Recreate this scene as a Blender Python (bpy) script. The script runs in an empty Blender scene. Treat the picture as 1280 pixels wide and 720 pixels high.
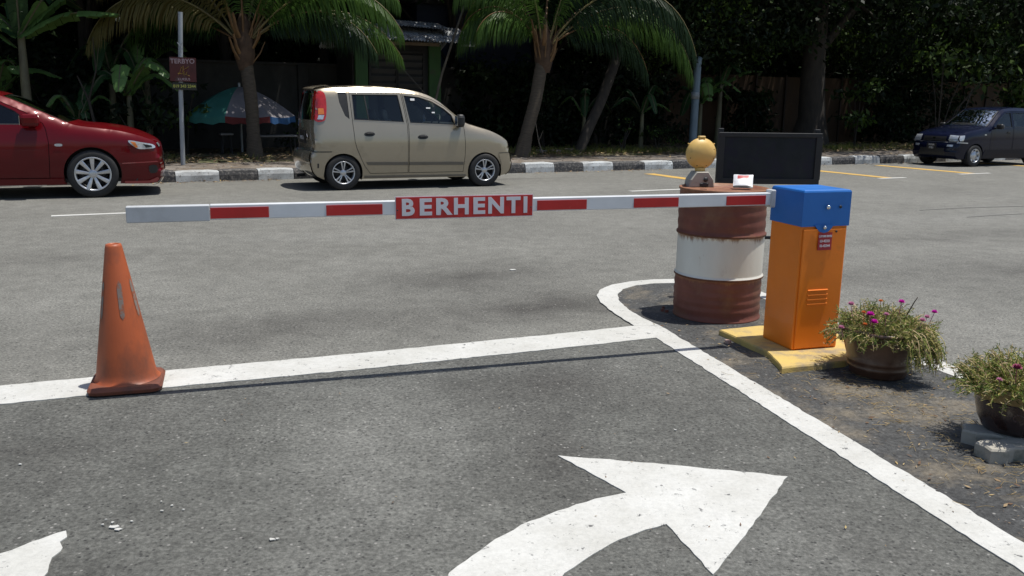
import bpy, math, random
from math import sin, cos, pi, radians, sqrt, atan2, hypot
from mathutils import Vector, Matrix, geometry
random.seed(7)
SC = bpy.context.scene
COL = SC.collection
R = radians

# ------------------------------------------------------------------ materials
def _mat(name):
    m = bpy.data.materials.new(name); m.use_nodes = True
    nt = m.node_tree; b = nt.nodes['Principled BSDF']
    return m, nt, b

def _coord(nt, scale=(1, 1, 1)):
    tc = nt.nodes.new('ShaderNodeTexCoord'); mp = nt.nodes.new('ShaderNodeMapping')
    mp.inputs['Scale'].default_value = scale
    nt.links.new(tc.outputs['Object'], mp.inputs['Vector'])
    return mp.outputs['Vector']

def _noise(nt, vec, scale, detail=4, rough=.6, dist=0.):
    n = nt.nodes.new('ShaderNodeTexNoise'); n.inputs['Scale'].default_value = scale
    n.inputs['Detail'].default_value = detail; n.inputs['Roughness'].default_value = rough
    n.inputs['Distortion'].default_value = dist
    nt.links.new(vec, n.inputs['Vector']); return n.outputs['Fac']

def _ramp(nt, fac, stops):
    r = nt.nodes.new('ShaderNodeValToRGB'); e = r.color_ramp.elements
    while len(e) < len(stops): e.new(.5)
    for i, (p, c) in enumerate(stops):
        e[i].position = p; e[i].color = (c[0], c[1], c[2], 1) if len(c) == 3 else c
    nt.links.new(fac, r.inputs['Fac']); return r.outputs['Color']

def _mix(nt, fac, a, b, mode='MIX'):
    m = nt.nodes.new('ShaderNodeMix'); m.data_type = 'RGBA'; m.blend_type = mode
    if isinstance(fac, (int, float)): m.inputs[0].default_value = fac
    else: nt.links.new(fac, m.inputs[0])
    for k, v in ((6, a), (7, b)):
        if isinstance(v, (tuple, list)): m.inputs[k].default_value = (v[0], v[1], v[2], 1)
        else: nt.links.new(v, m.inputs[k])
    return m.outputs[2]

def _bump(nt, b, fac, strength, dist=.01):
    n = nt.nodes.new('ShaderNodeBump'); n.inputs['Strength'].default_value = strength
    n.inputs['Distance'].default_value = dist
    nt.links.new(fac, n.inputs['Height']); nt.links.new(n.outputs['Normal'], b.inputs['Normal'])

def g3(v): return (v, v, v)

def pmat(name, c1, c2=None, scale=4., rough=.6, metal=0., coat=0., bump=0., bscale=40., spec=.5, pos=(.35, .65), c3=None, s3=1., p3=(.6, .7), stretch=(1, 1, 1), rvar=0.):
    m, nt, b = _mat(name)
    b.inputs['Roughness'].default_value = rough; b.inputs['Metallic'].default_value = metal
    b.inputs['Coat Weight'].default_value = coat; b.inputs['Coat Roughness'].default_value = .04
    b.inputs['Specular IOR Level'].default_value = spec
    vec = _coord(nt, stretch)
    if c2 is None: c2 = tuple(x * .88 for x in c1)
    f = _noise(nt, vec, scale)
    col = _ramp(nt, f, [(pos[0], c1), (pos[1], c2)])
    if c3 is not None:
        f3 = _noise(nt, vec, s3, 6, .65)
        msk = _ramp(nt, f3, [(p3[0], g3(0)), (p3[1], g3(1))])
        col = _mix(nt, msk, col, c3)
    nt.links.new(col, b.inputs['Base Color'])
    if bump: _bump(nt, b, _noise(nt, vec, bscale, 3), bump)
    if rvar:
        rr = _ramp(nt, _noise(nt, vec, scale * 2.3), [(.3, g3(max(0, rough - rvar))), (.7, g3(min(1, rough + rvar)))])
        nt.links.new(rr, b.inputs['Roughness'])
    return m

def leafmat(name, col, col2, trans=.35, rough=.45):
    m, nt, b = _mat(name)
    vec = _coord(nt)
    c = _ramp(nt, _noise(nt, vec, 3.5, 5), [(.3, col), (.7, col2)])
    b.inputs['Roughness'].default_value = rough; b.inputs['Specular IOR Level'].default_value = .25
    nt.links.new(c, b.inputs['Base Color'])
    tr = nt.nodes.new('ShaderNodeBsdfTranslucent'); nt.links.new(c, tr.inputs['Color'])
    mx = nt.nodes.new('ShaderNodeMixShader'); mx.inputs[0].default_value = trans
    nt.links.new(b.outputs[0], mx.inputs[1]); nt.links.new(tr.outputs[0], mx.inputs[2])
    nt.links.new(mx.outputs[0], nt.nodes['Material Output'].inputs['Surface'])
    return m

def asphalt(name, dark, light, grain=1., dirt=None, band=None, stains=None, pale=None):
    m, nt, b = _mat(name)
    vec = _coord(nt)
    big = _noise(nt, vec, .55, 5, .6, .4)
    base = _ramp(nt, big, [(.28, dark), (.72, light)])
    if band:   # polished, paler wheel path worn into the lane
        sep = nt.nodes.new('ShaderNodeSeparateXYZ'); nt.links.new(vec, sep.inputs[0])
        wob = nt.nodes.new('ShaderNodeMath'); wob.operation = 'MULTIPLY_ADD'
        nt.links.new(_noise(nt, vec, .9, 3), wob.inputs[0]); wob.inputs[1].default_value = .9
        nt.links.new(sep.outputs['X'], wob.inputs[2])
        bands = _ramp_pos(nt, wob.outputs[0], band)
        base = _mix(nt, bands, base, tuple(x * 1.45 for x in light))
    if stains: base = _mix(nt, blobs(nt, vec, stains), base, (.045, .042, .038))
    if pale: base = _mix(nt, blobs(nt, vec, pale), base, (.20, .20, .185))
    fine = _noise(nt, vec, 55 * grain, 6, .85)
    base = _mix(nt, .85, base, _ramp(nt, fine, [(.36, g3(.40)), (.5, g3(.96)), (.64, g3(1.7))]), 'MULTIPLY')
    # pale aggregate
    vo = nt.nodes.new('ShaderNodeTexVoronoi'); vo.inputs['Scale'].default_value = 75 * grain
    nt.links.new(vec, vo.inputs['Vector'])
    rnd = nt.nodes.new('ShaderNodeSeparateColor'); nt.links.new(vo.outputs['Color'], rnd.inputs[0])
    st = _ramp(nt, rnd.outputs[0], [(.94, g3(0)), (.985, g3(.7))])
    ed = _ramp(nt, vo.outputs['Distance'], [(.25, g3(1)), (.5, g3(0))])
    base = _mix(nt, _mix(nt, 1., st, ed, 'MULTIPLY'), base, (.34, .33, .31))
    pits = _ramp(nt, rnd.outputs[1], [(.80, g3(0)), (.92, g3(.75))])
    base = _mix(nt, _mix(nt, 1., pits, ed, 'MULTIPLY'), base, (.012, .012, .013))
    mid = _noise(nt, vec, 5.5, 5, .7)
    base = _mix(nt, .55, base, _ramp(nt, mid, [(.3, g3(.62)), (.7, g3(1.3))]), 'MULTIPLY')
    if dirt:
        d = _ramp(nt, _noise(nt, vec, 1.9, 7, .72, .3), [(dirt[1], g3(0)), (dirt[2], g3(.85))])
        base = _mix(nt, d, base, _mix(nt, .9, dirt[0], _ramp(nt, fine, [(.3, g3(.45)), (.7, g3(1.5))]), 'MULTIPLY'))
    nt.links.new(base, b.inputs['Base Color'])
    b.inputs['Roughness'].default_value = .8; b.inputs['Specular IOR Level'].default_value = .35
    h = nt.nodes.new('ShaderNodeMath'); h.operation = 'ADD'
    nt.links.new(fine, h.inputs[0])
    h2 = nt.nodes.new('ShaderNodeMath'); h2.operation = 'MULTIPLY'; h2.inputs[1].default_value = -.5
    nt.links.new(vo.outputs['Distance'], h2.inputs[0]); nt.links.new(h2.outputs[0], h.inputs[1])
    _bump(nt, b, h.outputs[0], .8, .006)
    return m

def blobs(nt, vec, lst):
    # worn / oil-stained areas of the surface: [(x, y, rx, ry, rot, strength)], noise-broken edges, returns a 0..1 factor
    nz = nt.nodes.new('ShaderNodeTexNoise'); nz.inputs['Scale'].default_value = 1.6; nz.inputs['Detail'].default_value = 5
    nt.links.new(vec, nz.inputs['Vector'])
    sc = nt.nodes.new('ShaderNodeVectorMath'); sc.operation = 'MULTIPLY_ADD'
    nt.links.new(nz.outputs['Color'], sc.inputs[0]); sc.inputs[1].default_value = (.9, .9, 0); nt.links.new(vec, sc.inputs[2])
    tot = None
    for (x, y, rx, ry, rot, st) in lst:
        mp = nt.nodes.new('ShaderNodeMapping'); mp.vector_type = 'TEXTURE'
        mp.inputs['Location'].default_value = (x + .45, y + .45, 0); mp.inputs['Scale'].default_value = (rx, ry, 5); mp.inputs['Rotation'].default_value = (0, 0, rot)
        nt.links.new(sc.outputs[0], mp.inputs['Vector'])
        g = nt.nodes.new('ShaderNodeTexGradient'); g.gradient_type = 'QUADRATIC_SPHERE'; nt.links.new(mp.outputs[0], g.inputs['Vector'])
        m = nt.nodes.new('ShaderNodeMath'); m.operation = 'MULTIPLY_ADD'; nt.links.new(g.outputs['Fac'], m.inputs[0]); m.inputs[1].default_value = st
        if tot is None: m.inputs[2].default_value = 0
        else: nt.links.new(tot, m.inputs[2])
        tot = m.outputs[0]
    mm = nt.nodes.new('ShaderNodeMath'); mm.operation = 'MINIMUM'; nt.links.new(tot, mm.inputs[0]); mm.inputs[1].default_value = .85
    return mm.outputs[0]

def _ramp_pos(nt, val, stops):
    # value ramp over metres: stops [(x, v)] within [-6, 6]
    mr = nt.nodes.new('ShaderNodeMapRange'); mr.inputs[1].default_value = -6; mr.inputs[2].default_value = 6
    nt.links.new(val, mr.inputs[0])
    return _ramp(nt, mr.outputs[0], [((x + 6) / 12, g3(v)) for x, v in stops])

def roadpaint(name, col, wear=.59, dirtc=(.45, .44, .40), under=(.09, .09, .09), amt=1.):
    m, nt, b = _mat(name)
    vec = _coord(nt)
    base = _ramp(nt, _noise(nt, vec, 2.2, 6, .7), [(.35, col), (.72, dirtc)])
    base = _mix(nt, .5, base, _ramp(nt, _noise(nt, vec, 60, 3, .8), [(.3, g3(.74)), (.6, g3(1.06))]), 'MULTIPLY')
    w = _ramp(nt, _noise(nt, vec, 24, 8, .78, .3), [(wear, g3(0)), (wear + .035, g3(amt))])
    base = _mix(nt, w, base, under)
    nt.links.new(base, b.inputs['Base Color']); b.inputs['Roughness'].default_value = .7
    _bump(nt, b, _noise(nt, vec, 70, 4, .8), .45, .004)
    return m

def glassmat(name, tint, gl=.35):
    m, nt, b = _mat(name)
    nt.nodes.remove(b)
    t = nt.nodes.new('ShaderNodeBsdfTransparent'); t.inputs[0].default_value = (*tint, 1)
    g = nt.nodes.new('ShaderNodeBsdfGlossy'); g.inputs['Roughness'].default_value = .03
    g.inputs[0].default_value = (.9, .95, 1, 1)
    f = nt.nodes.new('ShaderNodeFresnel'); f.inputs[0].default_value = 1.2 + gl
    x = nt.nodes.new('ShaderNodeMixShader')
    nt.links.new(f.outputs[0], x.inputs[0]); nt.links.new(t.outputs[0], x.inputs[1]); nt.links.new(g.outputs[0], x.inputs[2])
    nt.links.new(x.outputs[0], nt.nodes['Material Output'].inputs['Surface'])
    return m

# ------------------------------------------------------------------ mesh collector
class MB:
    def __init__(s): s.v = []; s.f = []; s.m = []; s.sm = []
    def add(s, vs, fs, mi=0, smooth=False):
        o = len(s.v); s.v.extend([tuple(p) for p in vs])
        for f in fs: s.f.append(tuple(i + o for i in f)); s.m.append(mi); s.sm.append(smooth)
    def box(s, c, d, rz=0., mi=0, bev=0., rx=0., ry=0.):
        hx, hy, hz = d[0] / 2, d[1] / 2, d[2] / 2
        M = Matrix.Translation(Vector(c)) @ Matrix.Rotation(rz, 4, 'Z') @ Matrix.Rotation(ry, 4, 'Y') @ Matrix.Rotation(rx, 4, 'X')
        if bev <= 0:
            P = [(x * hx, y * hy, z * hz) for x in (-1, 1) for y in (-1, 1) for z in (-1, 1)]
            F = [(0, 1, 3, 2), (4, 6, 7, 5), (0, 4, 5, 1), (2, 3, 7, 6), (0, 2, 6, 4), (1, 5, 7, 3)]
            s.add([M @ Vector(p) for p in P], F, mi); return
        # bevelled box: rounded rectangle section swept with bevel rings
        b = min(bev, hx * .9, hy * .9, hz * .9)
        def ring(ix, iy, z):
            r = []
            for (sx, sy, a0) in ((1, 1, 0), (-1, 1, 90), (-1, -1, 180), (1, -1, 270)):
                for k in range(4):
                    a = R(a0 + k * 30); rr = b
                    r.append(((hx - b) * sx + cos(a) * (rr - ix), (hy - b) * sy + sin(a) * (rr - iy), z))
            return r
        rings = [ring(b * (1 - .3), b * (1 - .3), -hz), ring(b * .3, b * .3, -hz + b * .3), ring(0, 0, -hz + b), ring(0, 0, hz - b), ring(b * .3, b * .3, hz - b * .3), ring(b * .7, b * .7, hz)]
        n = 16; V = []; F = []
        for r in rings: V += [M @ Vector(p) for p in r]
        for k in range(len(rings) - 1):
            for i in range(n):
                j = (i + 1) % n; F.append((k * n + i, k * n + j, (k + 1) * n + j, (k + 1) * n + i))
        F.append(tuple(range(n))[::-1]); F.append(tuple((len(rings) - 1) * n + i for i in range(n)))
        s.add(V, F, mi)
    def prism(s, poly, z0, z1, mi=0, mtop=None):
        n = len(poly)
        ar = sum(poly[i][0] * poly[(i + 1) % n][1] - poly[(i + 1) % n][0] * poly[i][1] for i in range(n))
        if ar < 0: poly = poly[::-1]
        V = [(p[0], p[1], z0) for p in poly] + [(p[0], p[1], z1) for p in poly]
        s.add(V, [(i, (i + 1) % n, n + (i + 1) % n, n + i) for i in range(n)], mi)
        s.add([(p[0], p[1], z1) for p in poly], [tuple(range(n))], mi if mtop is None else mtop)
    def tube(s, path, rad, n=8, mi=0, caps=True, smooth=True, flat=1.):
        P = [Vector(p) for p in path]; k = len(P)
        if isinstance(rad, (int, float)): rad = [rad] * k
        t0 = (P[1] - P[0]).normalized()
        up = Vector((0, 0, 1)) if abs(t0.z) < .9 else Vector((1, 0, 0))
        a = t0.cross(up).normalized(); V = []
        for i in range(k):
            t = (P[min(i + 1, k - 1)] - P[max(i - 1, 0)]).normalized()
            a = (a - t * a.dot(t)).normalized(); b = t.cross(a)
            for j in range(n):
                q = 2 * pi * j / n
                V.append(P[i] + a * cos(q) * rad[i] + b * sin(q) * rad[i] * flat)
        F = [(i * n + j, i * n + (j + 1) % n, (i + 1) * n + (j + 1) % n, (i + 1) * n + j) for i in range(k - 1) for j in range(n)]
        s.add(V, F, mi, smooth)
        if caps: s.add(V[:n], [tuple(range(n))[::-1]], mi); s.add(V[-n:], [tuple(range(n))], mi)
    def lathe(s, prof, n=24, c=(0, 0, 0), mi=0, axis='Z', smooth=True, sx=1., sy=1., a0=0.):
        # prof: (r, h); mi may be a list per segment
        V = []
        for (r, h) in prof:
            for j in range(n):
                q = 2 * pi * j / n + a0
                x, y, z = r * cos(q) * sx, r * sin(q) * sy, h
                if axis == 'Y': x, y, z = r * cos(q), h, r * sin(q)
                if axis == 'X': x, y, z = h, r * cos(q), r * sin(q)
                V.append((x + c[0], y + c[1], z + c[2]))
        for i in range(len(prof) - 1):
            mm = mi[i] if isinstance(mi, (list, tuple)) else mi
            F = []
            for j in range(n):
                q = (i * n + j, i * n + (j + 1) % n, (i + 1) * n + (j + 1) % n, (i + 1) * n + j)
                F.append(q[::-1] if axis == 'Y' else q)
            o = len(s.v)
            if i == 0: s._lo = o; s.v.extend(V)
            for f in F: s.f.append(tuple(a + s._lo for a in f)); s.m.append(mm); s.sm.append(smooth)
    def leaf(s, p, d, up, l, w, mi=0):
        d = d.normalized(); sd = d.cross(up)
        if sd.length < 1e-4: sd = d.cross(Vector((1, 0, 0)))
        sd = sd.normalized() * w * .5
        m = p + d * l * .45
        s.add([p, m + sd, p + d * l, m - sd], [(0, 1, 2, 3)], mi)
    def build(s, name, mats, parent=None, loc=None, rz=None):
        me = bpy.data.meshes.new(name); me.from_pydata(s.v, [], s.f)
        if not isinstance(mats, (list, tuple)): mats = [mats]
        for m in mats: me.materials.append(m)
        if len(me.polygons) == len(s.m):
            me.polygons.foreach_set('material_index', s.m); me.polygons.foreach_set('use_smooth', s.sm)
        me.update()
        o = bpy.data.objects.new(name, me); COL.objects.link(o)
        if parent is not None: o.parent = parent
        if loc is not None: o.location = loc
        if rz is not None: o.rotation_euler.z = rz
        return o

def empty(name, loc, rz=0.):
    o = bpy.data.objects.new(name, None); COL.objects.link(o)
    o.location = loc; o.rotation_euler.z = rz; o.empty_display_size = .1
    return o

def tag(o, label=None, cat=None, group=None, kind=None):
    if label: o['label'] = label
    if cat: o['category'] = cat
    if group: o['group'] = group
    if kind: o['kind'] = kind
    return o

def text(name, s, size, mat, parent=None, loc=(0, 0, 0), rot=(0, 0, 0), ext=.001, off=0., align='CENTER', sx=1.):
    cu = bpy.data.curves.new('lettering_curve', 'FONT'); cu.body = s; cu.size = size; cu.extrude = ext; cu.offset = off
    cu.align_x = align; cu.align_y = 'CENTER'; cu.resolution_u = 3
    ob = bpy.data.objects.new('lettering_tmp', cu); COL.objects.link(ob)
    dg = bpy.context.evaluated_depsgraph_get(); dg.update()
    me = bpy.data.meshes.new_from_object(ob.evaluated_get(dg))
    bpy.data.objects.remove(ob); me.name = name
    me.materials.clear(); me.materials.append(mat)
    o = bpy.data.objects.new(name, me); COL.objects.link(o)
    o.location = loc; o.rotation_euler = rot; o.scale = (sx, 1, 1)
    if parent: o.parent = parent
    return o

def catmull(pts, n=8):
    P = [Vector(p) for p in pts]; out = []
    for i in range(len(P) - 1):
        p0 = P[max(i - 1, 0)]; p1 = P[i]; p2 = P[i + 1]; p3 = P[min(i + 2, len(P) - 1)]
        for k in range(n):
            t = k / n
            out.append(.5 * ((2 * p1) + (p2 - p0) * t + (2 * p0 - 5 * p1 + 4 * p2 - p3) * t * t + (-p0 + 3 * p1 - 3 * p2 + p3) * t ** 3))
    out.append(P[-1]); return out

# kerb frame: u along the far kerb, v away from the road
KA = (-5.732, 14.63); KT = R(26.8)
def K(u, v, z=None):
    x = KA[0] + u * cos(KT) - v * sin(KT); y = KA[1] + u * sin(KT) + v * cos(KT)
    return (x, y) if z is None else (x, y, z)

# ------------------------------------------------------------------ camera, light, world
cam = bpy.data.cameras.new('camera'); camo = bpy.data.objects.new('camera', cam); COL.objects.link(camo)
cam.sensor_width = 36; cam.lens = 1100 / 1280 * 36; cam.clip_start = .05; cam.clip_end = 3000
camo.matrix_world = Matrix.Translation((0, 0, 1.4)) @ Matrix.Rotation(R(78), 4, 'X') @ Matrix.Rotation(R(.8), 4, 'Z')
SC.camera = camo
SUN = Vector((.256, .035, 1)).normalized()
sl = bpy.data.lights.new('sun', 'SUN'); sl.energy = 4.3; sl.angle = R(.5); sl.color = (1, .965, .90)
slo = bpy.data.objects.new('sun', sl); COL.objects.link(slo)
slo.rotation_euler = SUN.to_track_quat('Z', 'Y').to_euler()
W = bpy.data.worlds.new('World'); SC.world = W; W.use_nodes = True
wn = W.node_tree; sky = wn.nodes.new('ShaderNodeTexSky'); sky.sky_type = 'NISHITA'; sky.sun_disc = False
sky.sun_elevation = math.asin(SUN.z); sky.sun_rotation = atan2(SUN.x, SUN.y); sky.air_density = 1.; sky.dust_density = 1.5
bg = wn.nodes['Background']; wn.links.new(sky.outputs[0], bg.inputs[0]); bg.inputs[1].default_value = .095
SC.view_settings.view_transform = 'Standard'; SC.view_settings.look = 'None'
SC.view_settings.exposure = .20; SC.view_settings.gamma = 1
SC.cycles.use_denoising = True
SC.cycles.max_bounces = 6; SC.cycles.transparent_max_bounces = 8; SC.cycles.caustics_reflective = False; SC.cycles.caustics_refractive = False

# ------------------------------------------------------------------ palette
M_road = asphalt('road_asphalt', (.138, .136, .122), (.188, .186, .168), 1., stains=[(-.4, 7.0, 1.7, 1.2, .3, .75), (.3, 6.0, 1.4, .8, .3, .85), (-1.4, 5.3, 2.6, .9, .35, .6), (4.6, 7.6, 2.2, 1.4, 0, .5), (2.6, 7.3, 1.6, 1.0, .2, .45), (4.5, 9.5, 3.5, .5, .4, .4), (-4, 7.5, 2.0, .6, .3, .35), (0, 16.2, 2.4, .35, .46, .5), (5, 18.6, 3, .35, .46, .5)], pale=[(-2, 9, 4, 1.0, .3, .4), (6, 11.5, 5, 1.0, .35, .4)])
M_lane = asphalt('lane_asphalt', (.090, .091, .083), (.124, .125, .114), 1., stains=[(.25, 4.2, .9, .75, 0, .7), (.12, 3.3, .55, 1.0, 0, .6), (-1.9, 3.2, .8, .6, .2, .5), (-1.2, 2.3, .6, .6, 0, .35), (1.2, 2.6, .3, .6, .1, .3), (.6, 2.7, .3, .3, 0, .4)], pale=[(-.55, 3.3, .8, 2.4, .1, .50), (.55, 4.5, .6, .8, 0, .25), (.95, 2.5, .8, .9, 0, .42)])
M_isl = asphalt('island_asphalt', (.045, .046, .046), (.080, .080, .077), .9, dirt=((.20, .17, .125), .49, .66))
M_soil = asphalt('verge_soil', (.10, .075, .05), (.17, .13, .085), .5, dirt=((.07, .09, .03), .45, .6))
M_pave = asphalt('pavement_concrete', (.16, .14, .12), (.24, .21, .18), .7, dirt=((.12, .09, .06), .45, .62))
M_white = roadpaint('white_road_paint', (.55, .55, .525), .60, (.43, .425, .39))
M_yellow = roadpaint('yellow_road_paint', (.60, .36, .07), .60, (.50, .33, .10))
M_kwhite = roadpaint('kerb_white_paint', (.50, .53, .54), .56, (.30, .30, .29), (.16, .15, .14))
M_kblack = roadpaint('kerb_black_paint', (.022, .023, .028), .52, (.06, .058, .055), (.14, .13, .12))
M_rubber = pmat('tyre_rubber', (.014, .014, .015), (.022, .022, .022), 20, .75)
M_rim = pmat('alloy_metal', (.62, .63, .65), (.50, .51, .53), 8, .32, .75)
M_dark = pmat('black_plastic', (.012, .012, .013), (.02, .02, .02), 12, .5)
M_chrome = pmat('chrome_trim', (.75, .76, .78), (.6, .6, .62), 5, .12, 1.)
M_inner = pmat('car_interior_cloth', (.13, .125, .12), (.18, .175, .17), 10, .9)
M_lens = pmat('lamp_lens_clear', (.60, .63, .66), (.42, .45, .48), 18, .08, .35, 1.)
M_redlens = pmat('red_lamp_lens', (.50, .02, .015), (.36, .012, .01), 14, .12, 0, 1.)
M_amber = pmat('amber_lamp_lens', (.75, .22, .03), (.6, .16, .02), 14, .15, 0, 1.)
M_plate = pmat('number_plate_black', (.02, .02, .02), None, 8, .4)
M_plw = pmat('plate_digits_white', (.75, .75, .75), None, 8, .5)
M_glass = glassmat('tinted_car_glass', (.74, .82, .80))
M_glassd = glassmat('dark_tinted_car_glass', (.12, .14, .14))
M_disc = pmat('brake_disc_metal', (.06, .06, .062), (.03, .03, .03), 9, .5, .6)
# ------------------------------------------------------------------ ground, roads, markings
def jitter_poly(P, step=.05, amp=.004, seed=1):
    rnd = random.Random(seed); out = []
    n = len(P)
    for i in range(n):
        a = Vector(P[i]).to_2d() if len(P[i]) == 3 else Vector(P[i]); b = Vector(P[(i + 1) % n])
        k = max(1, int((b - a).length / step))
        for j in range(k):
            p = a + (b - a) * j / k
            if amp and (j > 0): p = p + Vector((rnd.uniform(-amp, amp), rnd.uniform(-amp, amp)))
            out.append((p.x, p.y))
    return out

def cdt_fill(mb, outer, holes, fmap, step, mi=0, flip=False, smooth=True):
    loops = [outer] + holes
    V = []; E = []
    for L in loops:
        o = len(V); V += [Vector(p) for p in L]
        E += [(o + i, o + (i + 1) % len(L)) for i in range(len(L))]
    def inside(p, L):
        c = False; j = len(L) - 1
        for i in range(len(L)):
            if (L[i][1] > p[1]) != (L[j][1] > p[1]) and p[0] < (L[j][0] - L[i][0]) * (p[1] - L[i][1]) / (L[j][1] - L[i][1]) + L[i][0]: c = not c
            j = i
        return c
    if step:
        x0 = min(p[0] for p in outer); x1 = max(p[0] for p in outer); y0 = min(p[1] for p in outer); y1 = max(p[1] for p in outer)
        i = 0; y = y0 + step * .5
        while y < y1:
            x = x0 + step * (.5 if i % 2 else .25)
            while x < x1:
                if inside((x, y), outer) and not any(inside((x, y), h) for h in holes): V.append(Vector((x, y)))
                x += step
            y += step; i += 1
    r = geometry.delaunay_2d_cdt(V, E, [], 0, 1e-6)
    VV, FF = r[0], r[2]
    keep = []
    for f in FF:
        c = (sum(VV[i][0] for i in f) / len(f), sum(VV[i][1] for i in f) / len(f))
        if inside(c, outer) and not any(inside(c, h) for h in holes): keep.append(tuple(f)[::-1] if flip else tuple(f))
    mb.add([fmap(p[0], p[1]) for p in VV], keep, mi, smooth)

def sheet(name, poly, z, m, thick=.003, amp=.004, seed=1, step=.04):
    mb = MB(); P = jitter_poly(poly, step, amp, seed)
    cdt_fill(mb, P, [], lambda x, y: (x, y, z), 0, smooth=False)
    if mb.f:  # make sure it faces up
        a, b, c = (Vector(mb.v[i]) for i in mb.f[0][:3])
        if (b - a).cross(c - a).z < 0: mb.f = [f[::-1] for f in mb.f]
    n = len(P)
    if thick:
        mb.add([(p[0], p[1], z) for p in P] + [(p[0], p[1], z - thick) for p in P], [(i, (i + 1) % n, n + (i + 1) % n, n + i) for i in range(n)])
    o = mb.build(name, m); tag(o, kind='structure'); return o

# ground to the horizon (earth), road slab, entrance lane, island
sheet('ground', [(-900, -900), (900, -900), (900, 900), (-900, 900)], -.02, M_soil, 0, 0, step=5000)
road_poly = [K(-60, -26), K(60, -26), K(60, 0), K(-60, 0)]
sheet('road', road_poly, 0, M_road, .02, 0, step=500)
stop_top = [(-6, 2.72), (-2.491, 4.091), (-2.135, 4.235), (-1.779, 4.375), (-.846, 4.741), (-.185, 5.02), (.4, 5.27), (.784, 5.445)]
stop_bot = [(.951, 5.443), (.878, 5.160), (.377, 4.940), (-.173, 4.705), (-.795, 4.440), (-1.685, 4.10), (-2.009, 3.965), (-2.343, 3.832), (-6, 2.40)]
lo = [(.878, 5.16), (1.58, 2.458), (1.985, .90), (2.325, -.4)]
up = [(2.50, -.4), (2.15, .90), (1.688, 2.648), (.951, 5.443)]
lout = [(.784, 5.445), (.691, 5.787), (.632, 6.09), (.625, 6.337), (.672, 6.54), (.776, 6.722), (.954, 6.87), (1.145, 6.96), (1.318, 6.987), (1.50, 6.96), (1.68, 6.87), (1.80, 6.72), (1.897, 6.538)]
linn = [(1.80, 6.46), (1.72, 6.62), (1.60, 6.74), (1.45, 6.81), (1.289, 6.825), (1.117, 6.796), (.969, 6.715), (.844, 6.562), (.786, 6.385), (.77, 6.163), (.805, 5.879), (.87, 5.643), (.951, 5.443)]
far_o = [(1.897, 6.538), (2.379, 4.84), (2.465, 4.553), (2.95, 2.9), (3.6, .5), (3.85, -.4)]
far_i = [(3.73, -.4), (3.48, .5), (2.84, 2.86), (2.351, 4.44), (2.265, 4.70), (1.80, 6.46)]
lane_poly = [(-9, 1.4), (-6, 2.55), (-2.4, 3.93), (-.8, 4.58), (.82, 5.28), (.91, 5.28), (1.63, 2.55), (2.06, .90), (2.41, -.4), (2.41, -6), (-9, -6)]
sheet('entrance_lane', lane_poly, .004, M_lane, .004, .006, 3, .1)
isl = lambda L: L
mid_l = [((a[0] + b[0]) / 2, (a[1] + b[1]) / 2) for a, b in zip(lout, linn[::-1])]
island_poly = [(2.41, -.4), (2.06, .90), (1.63, 2.55), (.91, 5.28)] + mid_l[:] + [(2.31, 4.77), (2.9, 2.88), (3.54, .5), (3.79, -.4)]
sheet('island_surface', island_poly, .006, M_isl, .004, .0, 5, .3)
# markings
sheet('stop_line', stop_top + stop_bot, .0085, M_white, .004, .005, 11)
sheet("island_edge_line", lo + up, .0088, M_white, .004, .005, 12)
sheet('island_loop_line', lout + linn, .0092, M_white, .004, .004, 13)
sheet('island_far_line', far_o + far_i, .0088, M_white, .004, .004, 14)
arrow = [(.194, 3.323), (.646, 3.243), (1.066, 3.150), (.802, 2.713), (.620, 2.425), (.533, 2.746), (.454, 2.703), (.359, 2.632), (.267, 2.537), (.17, 2.42), (.07, 2.20), (.03, 1.95), (.03, 1.2),
         (-.27, 1.2), (-.27, 1.95), (-.24, 2.2), (-.177, 2.413), (-.043, 2.625), (.071, 2.753), (.237, 2.885), (.345, 2.948), (.427, 2.987)]
sheet('turn_arrow_marking', arrow, .0085, M_white, .004, .004, 15)
arrow2 = [(-1.445, 2.642), (-1.421, 2.60), (-1.428, 2.568), (-1.40, 2.53), (-1.396, 2.508), (-1.402, 2.469), (-1.372, 2.386), (-1.35, 2.2), (-1.75, 2.05), (-1.95, 2.2), (-1.60, 2.47), (-1.574, 2.489), (-1.516, 2.566)]
sheet('worn_arrow_marking', arrow2, .0085, M_white, .004, .008, 16, .03)
def kstrip(name, u0, v0, u1, v1, m, z=.005, seed=2, amp=.01):
    sheet(name, [K(u0, v0), K(u1, v0), K(u1, v1), K(u0, v1)], z, m, .004, amp, seed, .25)
kstrip('lane_dash_marking', -1.69, -4.08, .30, -3.97, M_white, .0055, 21, .006)
kstrip('lane_dash_marking', 6.60, -3.88, 9.0, -3.77, M_white, .0055, 22, .006)
for i, (u, va, vb, wa, wb) in enumerate([(9.0, -2.4, -.95, 0, 0), (13.15, -3.25, -.5, 12.80, 13.55), (16.0, -3.0, -.5, 15.5, 16.5), (19.6, -3.0, -.4, 19.2, 20.1), (23.2, -3.0, -.4, 22.8, 23.7), (4.2, -2.4, -.3, 0, 0)]):
    if i in (5,): continue
    kstrip('parking_bay_line', u - .125, va, u + .125, vb, M_yellow, .005, 30 + i, .012)
    if wa: kstrip('parking_bay_end_line', wa, va - .14, wb, va - .02, M_white, .0055, 40 + i, .008)
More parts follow.
